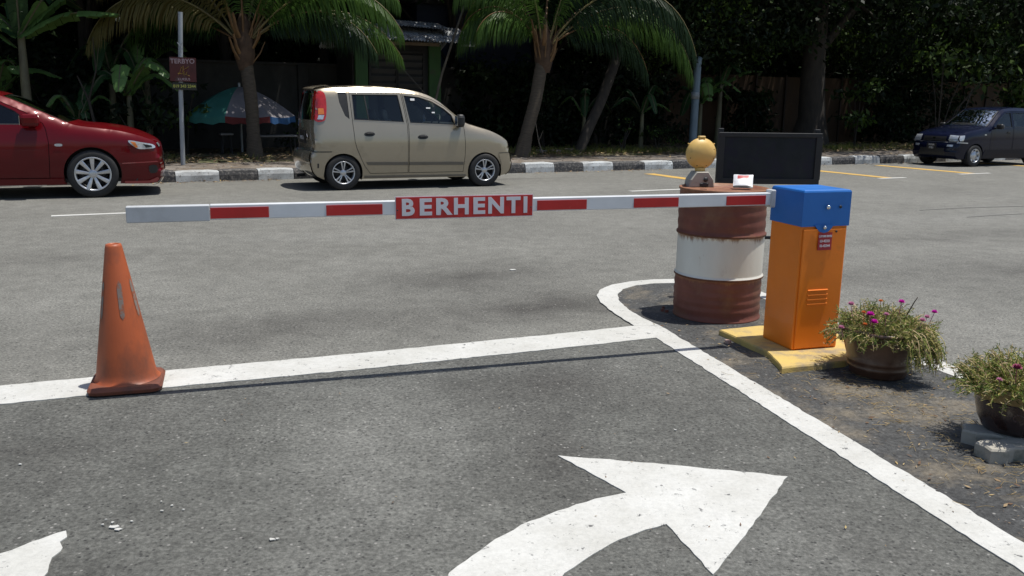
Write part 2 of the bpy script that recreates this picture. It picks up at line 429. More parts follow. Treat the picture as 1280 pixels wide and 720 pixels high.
# thin tar seams on the far right of the road
M_tar = pmat('tar_seam', (.10, .10, .095), (.13, .13, .12), 6, .7)
for k, (pts, w) in enumerate([([(8.2, 13.0), (6.6, 12.55), (5.6, 12.1)], .010), ([(8.6, 12.3), (7.0, 11.9), (5.9, 11.4)], .008)]):
    P = catmull([(a, b, 0) for a, b in pts], 6)
    L = [(p.x, p.y + w) for p in P]; Rr = [(p.x, p.y - w) for p in P]
    sheet('tar_seam', L + Rr[::-1], .004, M_tar, .003, .006, 50 + k, .1)

# dried paint splashes and pebbles on the lane
mb = MB(); rnd = random.Random(5)
def chip(mb, x, y, r, z=.008, h=.003, mi=0):
    n = rnd.randint(5, 8); P = []
    for k in range(n):
        a = 2 * pi * k / n + rnd.uniform(-.3, .3); q = r * rnd.uniform(.5, 1.2)
        P.append((x + cos(a) * q, y + sin(a) * q * .8))
    mb.prism(P, z, z + h, mi)
for (x, y, r) in [(-1.30, 2.67, .016), (-1.32, 2.70, .007), (-1.28, 2.655, .012), (-1.345, 2.685, .006), (-1.26, 2.71, .006), (-1.19, 2.79, .006), (-1.17, 2.83, .007), (-1.22, 2.86, .005), (-1.35, 2.72, .004), (-1.12, 2.80, .005), (-.76, 2.60, .012), (-.745, 2.605, .007), (-1.88, 3.16, .008), (.72, 3.62, .006), (-.3, 3.6, .005)]:
    chip(mb, x, y, r)
tag(mb.build('paint_splashes', M_white), 'small white paint splashes dried on the dark entrance lane', 'paint splash', kind='stuff')

# kerb: painted stones, alternately black and white, slightly uneven, real step
mb = MB(); rnd = random.Random(9)
edges = [-8.2, -7.5, -6.85, -6.2, -5.5, -4.85, -4.2, -3.5, -2.85, -2.2, -1.55, -.9, -.25]
u = -.25; blacks = []
seq = []
us = [.12]
while us[0] > -30: us.insert(0, us[0] - rnd.uniform(.6, .7))
while us[-1] < 55: us.append(us[-1] + (rnd.uniform(.72, .86) if us[-1] > 8 else rnd.uniform(.62, .72)))
i0 = min(range(len(us)), key=lambda i: abs(us[i] - .12))
for i in range(len(us) - 1):
    a, b = us[i] + .006, us[i + 1] - .006
    m = 0 if (i - i0) % 2 == 0 else 1
    dz = rnd.uniform(-.012, .012); dv = rnd.uniform(-.012, .012)
    prof = [(0 + dv, 0), (.008 + dv, .10), (.03 + dv, .165 + dz), (.06 + dv, .183 + dz), (.23, .186 + dz), (.25, .175), (.25, -.01)]
    n = len(prof); V = []
    nseg = 5
    for k in range(nseg + 1):
        t = a + (b - a) * k / nseg
        sh = -.012 if k in (0, nseg) else 0
        for (v, z) in prof: V.append(K(t, v + (rnd.uniform(-.005, .005) if z < .17 else 0), z + (sh if z > .1 else 0) + rnd.uniform(-.003, .003)))
    F = [(k * n + j, (k + 1) * n + j, (k + 1) * n + j + 1, k * n + j + 1) for k in range(nseg) for j in range(n - 1)]
    mb.add(V, F, m); mb.add(V[:n], [tuple(range(n))], m); mb.add(V[-n:], [tuple(range(n))[::-1]], m)
kb = mb.build('kerb', [M_kwhite, M_kblack]); tag(kb, kind='structure')
# pavement and planted verge, verge gently uneven
sheet('pavement', [K(-60, .24), K(60, .24), K(60, 1.9), K(-60, 1.9)], .176, M_pave, .17, 0, step=500)
mb = MB(); rnd = random.Random(3)
from mathutils import noise as mnoise
nu, nv = 220, 26
V = []
for i in range(nu + 1):
    for j in range(nv + 1):
        uu = -40 + 100 * i / nu; vv = 1.88 + 22 * (j / nv) ** 1.6
        z = .17 + (.0 if j == 0 else .05 * mnoise.noise(Vector((uu * .7, vv * .7, 3))) + .04)
        V.append(K(uu, vv, z))
mb.add(V, [(i * (nv + 1) + j, (i + 1) * (nv + 1) + j, (i + 1) * (nv + 1) + j + 1, i * (nv + 1) + j + 1) for i in range(nu) for j in range(nv)], 0, True)
tag(mb.build('verge_ground', M_soil), kind='structure')

# leaf litter on the verge, gutter and island; grass tufts
M_lit = [pmat('dry_leaf_tan', (.30, .22, .12), (.20, .13, .07), 9, .85), pmat('dry_leaf_brown', (.14, .08, .04), (.09, .05, .03), 9, .85), pmat('dry_leaf_yellow', (.42, .32, .14), (.33, .22, .09), 9, .8)]
mb = MB(); rnd = random.Random(12)
def litter(mb, x, y, z, l):
    a = rnd.uniform(0, 2 * pi); d = Vector((cos(a), sin(a), rnd.uniform(-.15, .35)))
    mb.leaf(Vector((x, y, z + .004)), d, Vector((rnd.uniform(-.5, .5), rnd.uniform(-.5, .5), 1)), l, l * rnd.uniform(.2, .5), rnd.choice((0, 0, 1, 1, 2)))
for i in range(11000):
    uu = rnd.uniform(-8, 34); vv = 1.85 + abs(rnd.gauss(0, 1.9))
    litter(mb, *K(uu, vv, .225 if vv > 2.0 else .19), rnd.uniform(.05, .16))
for i in range(900):
    uu = rnd.uniform(-8, 30); litter(mb, *K(uu, rnd.uniform(.3, 1.9), .178), rnd.uniform(.03, .09))
for i in range(700):
    uu = rnd.choice((rnd.uniform(-.6, 1.8), rnd.uniform(6.5, 10), rnd.uniform(13, 24))); litter(mb, *K(uu, -abs(rnd.gauss(0, .18)) - .01, .004), rnd.uniform(.02, .07))
tag(mb.build('leaf_litter', M_lit), 'dry brown and tan fallen leaves strewn over the verge under the trees', 'leaf litter', kind='stuff')
mb = MB(); rnd = random.Random(13)
def inpoly(p, L):
    c = False; j = len(L) - 1
    for i in range(len(L)):
        if (L[i][1] > p[1]) != (L[j][1] > p[1]) and p[0] < (L[j][0] - L[i][0]) * (p[1] - L[i][1]) / (L[j][1] - L[i][1]) + L[i][0]: c = not c
        j = i
    return c
k = 0
while k < 620:
    cx, cy = rnd.choice(((1.95, 3.9), (1.75, 4.2), (2.1, 3.1), (1.85, 3.0), (1.65, 3.6), (2.2, 4.2), (1.8, 2.7), (1.4, 4.8), (1.2, 5.3)))
    x = rnd.gauss(cx, .2); y = rnd.gauss(cy, .28)
    if not inpoly((x, y), island_poly): continue
    litter(mb, x, y, .007, .005 + .03 * rnd.random() ** 2.5); k += 1
for i in range(60):
    x = rnd.uniform(-1.5, 1.4); y = rnd.uniform(2.6, 5.0)
    litter(mb, x, y, .006, rnd.uniform(.008, .022))
tag(mb.build('island_litter', M_lit), 'fine dry plant litter scattered on the island asphalt around the flower pots', 'litter', kind='stuff')
mb = MB(); rnd = random.Random(14)
for i in range(420):   # thread-like straws
    cx, cy = rnd.choice(((1.95, 3.9), (1.75, 4.1), (2.1, 3.1), (1.85, 3.3), (1.5, 4.6)))
    x = rnd.gauss(cx, .16); y = rnd.gauss(cy, .25)
    if not inpoly((x, y), island_poly): continue
    a = rnd.uniform(0, 6.28); l = rnd.uniform(.02, .08); b = rnd.uniform(-.8, .8)
    p = [(x, y, .012), (x + cos(a) * l * .5, y + sin(a) * l * .5, .016), (x + cos(a + b) * l, y + sin(a + b) * l, .011)]
    mb.tube(p, .0009, 3, 0, False)
tag(mb.build('dry_straws', M_lit[2]), 'pale dry straws lying on the dirty island between the pots', 'straw', kind='stuff')
M_grass = leafmat('verge_grass', (.10, .13, .03), (.20, .20, .06), .3, .6)
mb = MB(); rnd = random.Random(15)
for t in range(260):
    uu = rnd.choice((rnd.uniform(-7, 34), rnd.uniform(7.5, 12), rnd.uniform(13.5, 21))); vv = 1.95 + abs(rnd.gauss(0, 1.1))
    c = Vector(K(uu, vv, .2)); nb = rnd.randint(12, 30)
    for q in range(nb):
        p = c + Vector((rnd.gauss(0, .13), rnd.gauss(0, .13), 0)); a = rnd.uniform(0, 6.28)
        mb.leaf(p, Vector((cos(a) * .5, sin(a) * .5, rnd.uniform(.4, 1.2))), Vector((rnd.random(), rnd.random(), .2)), rnd.uniform(.06, .2), .014)
tag(mb.build('verge_grass', M_grass), 'sparse tufts of yellow green grass along the verge edge', 'grass', kind='stuff')
# ------------------------------------------------------------------ cars
def dense(poly, step=.035):
    out = []; n = len(poly)
    for i in range(n):
        a = Vector(poly[i]); b = Vector(poly[(i + 1) % n]); k = max(1, int((b - a).length / step))
        for j in range(k): p = a + (b - a) * j / k; out.append((p.x, p.y))
    return out
def shrink(poly, d):
    n = len(poly)
    ar = sum(poly[i][0] * poly[(i + 1) % n][1] - poly[(i + 1) % n][0] * poly[i][1] for i in range(n))
    sg = 1 if ar > 0 else -1; out = []
    for i in range(n):
        p = Vector(poly[i - 1]); q = Vector(poly[i]); r = Vector(poly[(i + 1) % n])
        e1 = (q - p).normalized(); e2 = (r - q).normalized()
        n1 = Vector((-e1.y, e1.x)) * sg; n2 = Vector((-e2.y, e2.x)) * sg
        b = (n1 + n2); l = b.length
        b = b / l if l > .3 else n1
        out.append(tuple(q + b * d / max(.5, b.dot(n1))))
    return out
def smooth_poly(poly, n=5):
    P = [Vector((*p, 0)) for p in poly]; m = len(P); out = []
    for i in range(m):
        p0, p1, p2, p3 = P[i - 1], P[i], P[(i + 1) % m], P[(i + 2) % m]
        for k in range(n):
            t = k / n
            q = .5 * ((2 * p1) + (p2 - p0) * t + (2 * p0 - 5 * p1 + 4 * p2 - p3) * t * t + (-p0 + 3 * p1 - 3 * p2 + p3) * t ** 3)
            out.append((q.x, q.y))
    return out

def make_wheel(root, x, y, r, s, style, rimr):
    # s: -1 right side, +1 left side; axle along Y
    mb = MB(); w = .085
    mb.lathe([(.02, .03 * s), (rimr * .80, .03 * s), (rimr * .82, -.05 * s), (.02, -.05 * s)], 28, axis='Y', mi=0)
    if style == 'nine': mb.lathe([(.12, .045 * s), (.155, .045 * s), (.155, .03 * s)], 24, axis='Y')
    wh = mb.build('wheel', M_disc, root, (x, y, r))
    t = MB()
    t.lathe([(rimr * .97, .095 * s), (rimr * 1.03, .100 * s), (r * .90, .098 * s), (r * .975, .085 * s), (r, .06 * s), (r, -.06 * s), (r * .97, -.09 * s), (rimr, -.09 * s), (rimr * .95, -.085 * s), (rimr * .95, .09 * s)], 48, axis='Y')
    t.build('tyre', M_rubber, wh)
    m = MB()
    m.lathe([(rimr, .098 * s), (rimr * .975, .104 * s), (rimr * .90, .088 * s), (rimr * .875, .02 * s), (rimr * .875, -.08 * s)], 48, axis='Y')
    def spoke(a, w0, w1, r0, r1, y0, y1, th=.02):
        ca, sa = cos(a), sin(a); V = []
        for (rr, ww, yy) in ((r0, w0, y0), ((r0 + r1) / 2, (w0 + w1) / 2, (y0 + y1) / 2 + .004), (r1, w1, y1)):
            for (t_, dy) in ((-1, -th), (-1, 0), (-.55, .006), (.55, .006), (1, 0), (1, -th)):
                V.append((ca * rr - sa * ww * t_, (yy + dy) * s, sa * rr + ca * ww * t_))
        F = []
        for k in range(2):
            for j in range(5): F.append((k * 6 + j, k * 6 + j + 1, (k + 1) * 6 + j + 1, (k + 1) * 6 + j))
        m.add(V, F)
    if style == 'nine':
        for k in range(9): spoke(pi / 2 + k * 2 * pi / 9, .017, .030, .05, rimr * .93, .072, .092)
        m.lathe([(.0, .085 * s), (.035, .085 * s), (.062, .076 * s), (.066, .05 * s)], 24, axis='Y')
        hub = MB()
        for k in range(5):
            a = pi / 2 + k * 2 * pi / 5; hub.lathe([(0, .086 * s), (.009, .086 * s), (.009, .06 * s)], 8, (cos(a) * .049, 0, sin(a) * .049), axis='Y')
    elif style == 'twin':
        for k in range(5):
            a = pi / 2 + k * 2 * pi / 5
            for d in (-.17, .17): spoke(a + d, .010, .013, .045, rimr * .93, .074, .086)
        m.lathe([(.0, .088 * s), (.03, .088 * s), (.05, .078 * s), (.054, .05 * s)], 20, axis='Y')
        hub = MB(); hub.lathe([(0, .092 * s), (.02, .091 * s), (.02, .08 * s)], 12, axis='Y')
    else:
        m.lathe([(.0, .088 * s), (rimr * .35, .09 * s), (rimr * .40, .08 * s), (rimr * .62, .083 * s), (rimr * .66, .072 * s)], 28, axis='Y')
        for k in range(7): spoke(k * 2 * pi / 7, .030, .026, rimr * .6, rimr * .93, .072, .085)
        hub = MB(); hub.lathe([(0, .094 * s), (.022, .092 * s), (.022, .08 * s)], 12, axis='Y')
    rm = m.build('rim', M_rim, wh)
    return wh

class Car:
    def __init__(s, root, prof, W, yfun, arches, bottom, paint):
        s.root = root; s.W = W; s.arches = arches; s.paint = paint; s.bottom = bottom
        s.N = 8
        s.P = catmull([(p[0], p[1], 0) for p in prof], s.N)
        cb = catmull([(p[2], p[3], 0) for p in prof], s.N)
        s.C = [(c.x, c.y) for c in cb]
        s.P = [(p.x, p.y) for p in s.P]
        s.y0 = yfun
        s.tops = sorted([p for p in s.P], key=lambda p: p[0])
    def ztop(s, x):
        b = None
        for i in range(len(s.P) - 1):
            a, c = s.P[i], s.P[i + 1]
            if (a[0] - x) * (c[0] - x) <= 0 and a[0] != c[0]:
                z = a[1] + (c[1] - a[1]) * (x - a[0]) / (c[0] - a[0])
                if b is None or z > b: b = z
        return b if b is not None else 99
    def Y(s, x, z):
        y = s.y0(x, z); d = s.ztop(x) - z
        if d < .09: y -= .05 * (1 - max(d, 0) / .09) ** 2
        return y
    def prof_at(s, u):
        f = max(0, min(u * s.N, len(s.P) - 1.001)); i = int(f); t = f - i
        a, b = s.P[i], s.P[i + 1]; c, d = s.C[i], s.C[i + 1]
        return (a[0] + (b[0] - a[0]) * t, a[1] + (b[1] - a[1]) * t, c[0] + (d[0] - c[0]) * t, c[1] + (d[1] - c[1]) * t)
    def strip(s, mb, u0, u1, f0=-1., f1=1., off=0., mi=0, nf=None, rim=0., inset=0.):
        n = max(1, int(round((u1 - u0) * s.N)))
        us = [u0 + (u1 - u0) * i / n for i in range(n + 1)]
        nf = nf or max(2, int(abs(f1 - f0) * 14))
        V = []; 
        for u in us:
            x, z, cr, bow = s.prof_at(u); ye = s.Y(x, z)
            a = s.prof_at(u - .25); b = s.prof_at(u + .25)
            t = Vector((b[0] - a[0], b[1] - a[1])); t = t.normalized() if t.length else Vector((1, 0)); nx, nz = -t.y, t.x
            for j in range(nf + 1):
                f = f0 + (f1 - f0) * j / nf; k = 1 - abs(f) ** 2.3
                V.append((x + bow * k + nx * off, f * (ye + (off if abs(f) > .98 else 0)), z + cr * k + nz * off))
        F = [(i * (nf + 1) + j, (i + 1) * (nf + 1) + j, (i + 1) * (nf + 1) + j + 1, i * (nf + 1) + j + 1) for i in range(n) for j in range(nf)]
        F = [f[::-1] for f in F]
        mb.add(V, F, mi, True)
        return V
    def side(s, mb, poly, holes=(), sd=-1, off=0., mi=0, step=.07, rim=0., dn=.035):
        o = dense(poly, dn); hs = [dense(h, dn) for h in holes]
        cdt_fill(mb, o, hs, lambda x, z: (x, sd * (s.Y(x, z) + off), z), step, mi, flip=(sd > 0))
        if rim:
            for L in [o] + hs:
                n = len(L)
                V = [(x, sd * (s.Y(x, z) + off), z) for x, z in L] + [(x, sd * (s.Y(x, z) + off - rim), z) for x, z in L]
                mb.add(V, [(i, (i + 1) % n, n + (i + 1) % n, n + i) for i in range(n)], mi)
    def outline(s, pad=0.):
        # bottom edge with wheel arches, front to rear along the bottom, closed by the profile
        L = []
        fx, fz = s.P[-1]; rx, rz = s.P[0]
        zb = s.bottom
        for (ax, ar, az) in sorted(s.arches, reverse=True):
            a0 = math.asin(max(-1, min(1, (zb - az) / ar)))
            L += [(ax + ar * cos(a0 + (pi - 2 * a0) * k / 20), az + ar * sin(a0 + (pi - 2 * a0) * k / 20)) for k in range(21)]
        return list(s.P) + L
    def wells(s, m):
        for (ax, ar, az) in s.arches:
            for sd in (-1, 1):
                mb = MB(); n = 18; V = []
                for k in range(n + 1):
                    a = -.35 + (pi + .7) * k / n
                    x = ax + ar * cos(a) * 1.0; z = az + ar * sin(a)
                    V += [(x, sd * (s.W - .025), z), (x, sd * (s.W - .36), z)]
                mb.add(V, [(2 * k, 2 * k + 1, 2 * k + 3, 2 * k + 2) for k in range(n)], 0, True)
                mb.add([(ax, sd * (s.W - .36), az)] + [V[2 * k + 1] for k in range(n + 1)], [(0, k + 1, k + 2) for k in range(n)], 0)
                mb.build('wheel_arch_liner', m, s.root)

def build_car(name, label, cat, loc, rz, c):
    root = empty(name, loc, rz); tag(root, label, cat)
    W = c['W']; P = c['paint']
    car = Car(root, c['prof'], W, c['yfun'], c['arches'], c['bottom'], P)
    out = car.outline()
    body = MB()
    doors = c['doors']; glasses = c.get('body_glass', [])
    for sd in (-1, 1):
        holes = [d['poly'] for d in doors] + [g['poly'] for g in glasses] + [h for h in c.get('extra_holes', [])]
        car.side(body, out, holes, sd, 0, 0, .08, rim=.02)
        # dark inner shell, behind the shut lines
        car.side(body, shrink(out, .02), [w for d in doors for w in d['win']] + [g['poly'] for g in glasses], sd, -.035, 1, .12)
    for (u0, u1, f0, f1) in c['strips']: car.strip(body, u0, u1, f0, f1)
    # dark surrounds under the windscreen and rear glass edges
    for (u0, u1, fo, fi) in c['screens']:
        for a, b in ((-fo, -fi), (fi, fo)): car.strip(body, u0, u1, a, b, -.003, 1, 2)
    x0 = c['floor'][0]; x1 = c['floor'][1]
    body.box(((x0 + x1) / 2, 0, c['bottom'] + .05), (x1 - x0, 2 * W - .22, .05), mi=1)
    if c.get('crease'):
        pass
    bo = body.build('body', [P, M_dark], root)
    car.wells(M_dark)
    for (u0, u1, fo, fi), nm in zip(c['screens'], c['screen_names']):
        g = MB(); car.strip(g, u0, u1, -fi, fi, -.004, 0, 10); g.build(nm, c.get('glass_' + nm, M_glass), root)
    for sd in (-1, 1):
        for d in doors:
            m = MB(); pw = [w for w in d['win']]
            car.side(m, shrink(d['poly'], .008), pw, sd, .001, 0, .07, rim=.018)
            do = m.build('door', P, root)
            for w in d['win']:
                g = MB(); car.side(g, shrink(w, -.004), [], sd, -.014, 0, .1); g.build('window', c['side_glass'], do)
                fr = MB()
                car.side(fr, w, [shrink(w, .014)], sd, -.006, 0, 0)
                fr.build('window_seal', M_dark, do)
                if c.get('bright_win'):
                    fr = MB(); car.side(fr, shrink(w, -.010), [shrink(w, .001)], sd, .004, 0, 0, rim=.004); fr.build('window_trim', c['bright_win'], do)
            if d.get('divider'):
                fr = MB(); car.side(fr, d['divider'], [], sd, -.004, 0, 0); fr.build('window_divider', M_dark, do)
            if d.get('strip'):
                fr = MB(); car.side(fr, d['strip'], [], sd, .014, 0, .05, rim=.014); fr.build('rubbing_strip', c['strip_mat'], do)
            if d.get('handle'):
                hx, hz = d['handle']; y = car.Y(hx, hz)
                h = MB(); pl = smooth_poly([(hx - .085, hz), (hx - .04, hz + .034), (hx + .05, hz + .034), (hx + .09, hz), (hx + .04, hz - .03), (hx - .05, hz - .03)], 4)
                car.side(h, pl, [], sd, .003, 0, .05)
                h.box((hx + .005, sd * (y + .012), hz + .012), (.12, .018, .022), 0, 1, .006)
                h.build('door_handle', [M_dark, c.get('handle_mat', M_dark)], do)
        for g in glasses:
            m = MB(); car.side(m, shrink(g['poly'], .003), [], sd, -.008, 0, .1, rim=.0); m.build(g['name'], g['mat'], root)
        for pn in c.get('side_parts', []):
            if pn.get('sides') and sd not in pn['sides']: continue
            m = MB(); car.side(m, pn['poly'], [], sd, pn.get('off', .006), 0, pn.get('step', .05), rim=pn.get('rim', .012), dn=.02)
            if pn.get('strip'): u0, u1, f0, f1 = pn['strip']; a, b = (f0, f1) if sd > 0 else (-f1, -f0); car.strip(m, u0, u1, a, b, pn.get('off', .006), 0, 4)
            m.build(pn['name'], pn['mat'], root)
    for pn in c.get('strip_parts', []):
        m = MB(); u0, u1, f0, f1 = pn['strip']
        car.strip(m, u0, u1, f0, f1, pn.get('off', .006), 0, pn.get('nf'))
        for sd in (-1, 1):
            if pn.get('poly'): car.side(m, pn['poly'], [], sd, pn.get('off', .006), 0, .05, rim=.014, dn=.02)
        m.build(pn['name'], pn['mat'], root)
    # mirrors
    for sd in (-1, 1):
        mx, mz, ml, mh = c['mirror']; y = car.Y(mx, mz - mh * .3)
        m = MB(); m.box((mx, sd * (y + .11), mz), (ml, .17, mh), 0, 0, .05); m.box((mx + .02, sd * (y + .01), mz - mh * .32), (.08, .10, .04), 0, 1, .012)
        mo = m.build('wing_mirror', [c['mirror_mat'], M_dark], root)
        g = MB(); g.box((mx - ml / 2 - .001, sd * (y + .11), mz), (.004, .13, mh * .75), 0, 0, 0); g.build('mirror_glass', M_chrome, mo)
    # wheels
    for i, (ax, ar, az) in enumerate(c['arches']):
        for sd in (-1, 1): make_wheel(root, ax, sd * (W - .105), c['wr'], sd, c['style'], c['rimr'])
    # interior
    for (sx, sy) in c['seats']:
        m = MB(); m.box((sx, sy, .50), (.50, .50, .16), 0, 0, .06); m.box((sx - .27, sy, .80), (.14, .48, .58), 0, 0, .06, ry=-.22); m.box((sx - .36, sy, 1.15), (.09, .24, .17), 0, 0, .04, ry=-.2)
        m.build('seat', M_inner, root)
    m = MB(); dx, dz = c['dash']; m.box((dx, 0, dz), (.36, 2 * W - .30, .22), 0, 0, .07); m.build('dashboard', M_dark, root)
    m = MB(); sx, sy, sz = c['steer']; n = 22
    m.tube([(sx + .18 * sin(2 * pi * k / n) * .42, sy + .18 * cos(2 * pi * k / n), sz + .18 * sin(2 * pi * k / n) * .9) for k in range(n + 1)], .013, 6, 0, False)
    m.tube([(sx + .22, sy, sz - .12), (sx, sy, sz)], [.02, .03], 6); m.build('steering_wheel', M_dark, root)
    return root, car

# ---- beige tall hatchback
P_beige = pmat('champagne_metallic_paint', (.38, .33, .245), (.36, .31, .23), 1.2, .27, .5, 1., .03, 900, c3=(.24, .205, .15), s3=1.6, p3=(.6, .8))
P_beige_d = pmat('champagne_grey_trim', (.13, .115, .095), None, 3, .35, .35, .8)
def y_beige(x, z):
    W = .745; zb = 1.03
    f = 1 - .05 * ((z - .62) / .45) ** 2 if z < .62 else 1 - .065 * (max(0, z - .66) / .37) ** 2
    if z > zb: f = .935; 
    y = W * f
    if z > zb: y -= .20 * (z - zb) + .12 * (z - zb) ** 2
    if .60 < z < .98 : y += .006 * sin((z - .60) / .38 * pi)
    if x > 1.9: t = (x - 1.9) / 1.0; y *= 1 - .15 * min(t, 1.1) ** 2.6
    if x < .1: t = (.1 - x) / .62; y *= 1 - .07 * t ** 2 - .05 * t ** 6
    return y
prof = [(-.40, .22, 0, 0), (-.46, .30, 0, -.05), (-.49, .46, 0, -.07), (-.47, .585, 0, -.07), (-.425, .62, 0, -.05), (-.42, .85, 0, -.05), (-.41, 1.05, 0, -.05), (-.37, 1.30, 0, -.05), (-.335, 1.47, 0, -.055), (-.30, 1.535, .01, -.07),
        (0, 1.565, .03, 0), (.5, 1.585, .03, 0), (1.0, 1.562, .03, 0), (1.35, 1.50, .03, .01), (1.60, 1.388, .03, .05), (1.84, 1.20, .02, .08), (2.04, 1.045, .02, .10), (2.25, .975, .03, .06), (2.5, .905, .03, .04), (2.72, .805, .03, .04), (2.825, .715, .015, .05), (2.845, .57, 0, .06), (2.875, .52, 0, .06), (2.89, .40, 0, .06), (2.86, .26, 0, .06), (2.78, .19, 0, .05)]
fd = [(.990, 1.50), (1.27, 1.475), (1.50, 1.402), (1.70, 1.29), (1.85, 1.17), (2.00, 1.03), (2.008, .926), (2.022, .70), (2.02, .539), (1.99, .25), (1.055, .25), (1.063, 1.0), (1.035, 1.20)]
rd = [(.145, 1.50), (.975, 1.503), (1.022, 1.20), (1.05, 1.0), (1.047, .25), (.425, .25), (.34, .36), (.285, .47), (.215, .64), (.185, .75), (.165, 1.045)]
fw = [(1.02, 1.462), (1.27, 1.44), (1.48, 1.375), (1.68, 1.262), (1.80, 1.165), (1.855, 1.005), (1.095, 1.035), (1.06, 1.22)]
rw = [(.185, 1.465), (.925, 1.47), (.968, 1.22), (.995, 1.045), (.195, 1.08)]
cfg = dict(W=.745, paint=P_beige, prof=prof, yfun=y_beige, arches=[(0, .305, .265), (2.37, .300, .265)], bottom=.17,
    doors=[dict(poly=rd, win=[rw], handle=(.42, .862), divider=[(.375, 1.466), (.395, 1.466), (.44, 1.075), (.42, 1.075)], strip=[(.36, .435), (1.035, .425), (1.035, .375), (.385, .385)]),
           dict(poly=fd, win=[fw], handle=(1.29, .815), strip=[(1.068, .425), (1.985, .415), (1.985, .365), (1.068, .375)])],
    body_glass=[dict(name='quarter_panel_trim', poly=[(-.03, 1.49), (.11, 1.498), (.125, 1.09), (.06, 1.14), (-.015, 1.34)], mat=M_dark)],
    strips=[(0, 6.1, -1, 1), (8.6, 14.05, -1, 1), (16.1, 25, -1, 1), (6.1, 8.6, -1, -.93), (6.1, 8.6, .93, 1), (14.05, 16.1, -1, -.96), (14.05, 16.1, .96, 1)],
    screens=[(14.05, 16.1, .96, .90), (6.1, 8.6, .93, .85)], screen_names=['windscreen', 'rear_window'], glass_rear_window=M_glassd,
    floor=(-.35, 2.7), side_glass=M_glass, strip_mat=P_beige_d, bright_win=P_beige,
    side_parts=[dict(name='tail_light', poly=smooth_poly([(-.345, 1.48), (-.25, 1.50), (-.215, 1.40), (-.225, 1.18), (-.27, 1.065), (-.40, 1.06), (-.385, 1.2)], 3), mat=M_redlens, off=.012, strip=(6.1, 8.4, .86, 1.)),
                dict(name='tail_light_clear_section', poly=[(-.345, 1.15), (-.26, 1.15), (-.285, 1.085), (-.37, 1.085)], mat=M_lens, off=.018, rim=.004),
                dict(name='tail_light_amber_section', poly=[(-.345, 1.25), (-.265, 1.25), (-.262, 1.16), (-.35, 1.16)], mat=M_amber, off=.018, rim=.004),
                dict(name='rear_bumper_corner', poly=[(-.46, .585), (-.17, .585), (-.23, .50), (-.285, .38), (-.31, .22), (-.40, .22), (-.455, .30), (-.485, .45)], mat=P_beige, off=.022, strip=(0, 3.1, .80, 1.)),
                dict(name='front_bumper_corner', poly=[(2.63, .535), (2.84, .54), (2.865, .40), (2.83, .26), (2.75, .20), (2.68, .20), (2.685, .38)], mat=P_beige, off=.010),
                dict(name='bumper_reflector', poly=[(-.40, .42), (-.375, .42), (-.375, .35), (-.40, .35)], mat=M_dark, off=.022, rim=.005),
                dict(name='bumper_seam', poly=[(-.46, .603), (-.175, .603), (-.175, .590), (-.46, .590)], mat=M_dark, off=.004, rim=.002),
                dict(name='bumper_seam', poly=[(2.63, .553), (2.83, .557), (2.83, .545), (2.63, .541)], mat=M_dark, off=.004, rim=.002),
                dict(name='sill_trim', poly=[(.335, .215), (2.03, .205), (2.04, .18), (.33, .18)], mat=P_beige_d, off=.012)],
    strip_parts=[dict(name='rear_bumper', strip=(0, 3.1, -.82, .82), mat=P_beige, off=.022), dict(name='front_bumper', strip=(21.2, 25, -1, 1), mat=P_beige, off=.010),
                 dict(name='tailgate_shut_line', strip=(3.28, 3.40, -.85, .85), mat=M_dark, off=.002), dict(name='roof_spoiler', strip=(8.7, 9.7, -.86, .86), mat=P_beige, off=.028),
                 dict(name='grille', strip=(20.2, 20.8, -.45, .45), mat=M_dark), dict(name='headlight', strip=(19.6, 20.9, -.98, -.55), mat=M_lens), dict(name='headlight', strip=(19.6, 20.9, .55, .98), mat=M_lens)],
    mirror=(1.90, 1.075, .13, .20), mirror_mat=M_dark, wr=.272, rimr=.178, style='twin', seats=[(1.12, -.35), (1.12, .35), (.38, -.33), (.38, .33)], dash=(1.86, .92), steer=(1.62, -.34, 1.0))
th = R(24.26); WB = .745
bx, by = -2.64 - sin(th) * (WB - .02), 13.728 + cos(th) * (WB - .02)
beige, bc = build_car('parked_hatchback', 'champagne beige tall hatchback parked by the kerb behind the barrier arm', 'car', (bx, by, 0), th, cfg)
# rear details: plate recess, plate, tailgate badge; radio aerial; parking stickers
m = MB(); m.box((-.478, -.05, .80), (.02, .40, .20), 0, 0, .008); pr = m.build('plate_recess', M_dark, beige)
m = MB(); m.box((-.490, -.05, .79), (.008, .34, .12), 0, 0, 0); pl = m.build('number_plate', M_plate, pr)
text('plate_lettering', 'WHJ 26', .085, M_plw, pl, (-.4955, -.05, .79), (R(90), 0, R(-90)), .0005)
m = MB(); m.box((-.479, -.38, .81), (.01, .07, .07), 0, 0, .004, rx=R(45)); m.build('tailgate_badge', M_chrome, beige)
m = MB(); m.tube([(1.50, -.40, 1.43), (1.42, -.47, 1.50), (1.00, -.47, 1.93)], [.007, .004, .0025], 6); m.build('radio_aerial', M_dark, beige)
for (x, y, z, w_, h_) in ((1.16, -.615, 1.40, .07, .035), (1.42, -.630, 1.27, .07, .02), (1.50, -.645, 1.20, .05, .02)):
    m = MB(); m.box((x, y, z), (w_, .003, h_), 0, 0, 0, rx=R(-17)); m.build('window_sticker', M_plw, beige)
m = MB(); m.tube([(-.38, .35, .17), (-.52, .35, .16)], .024, 10); m.build('exhaust_pipe', M_disc, beige)

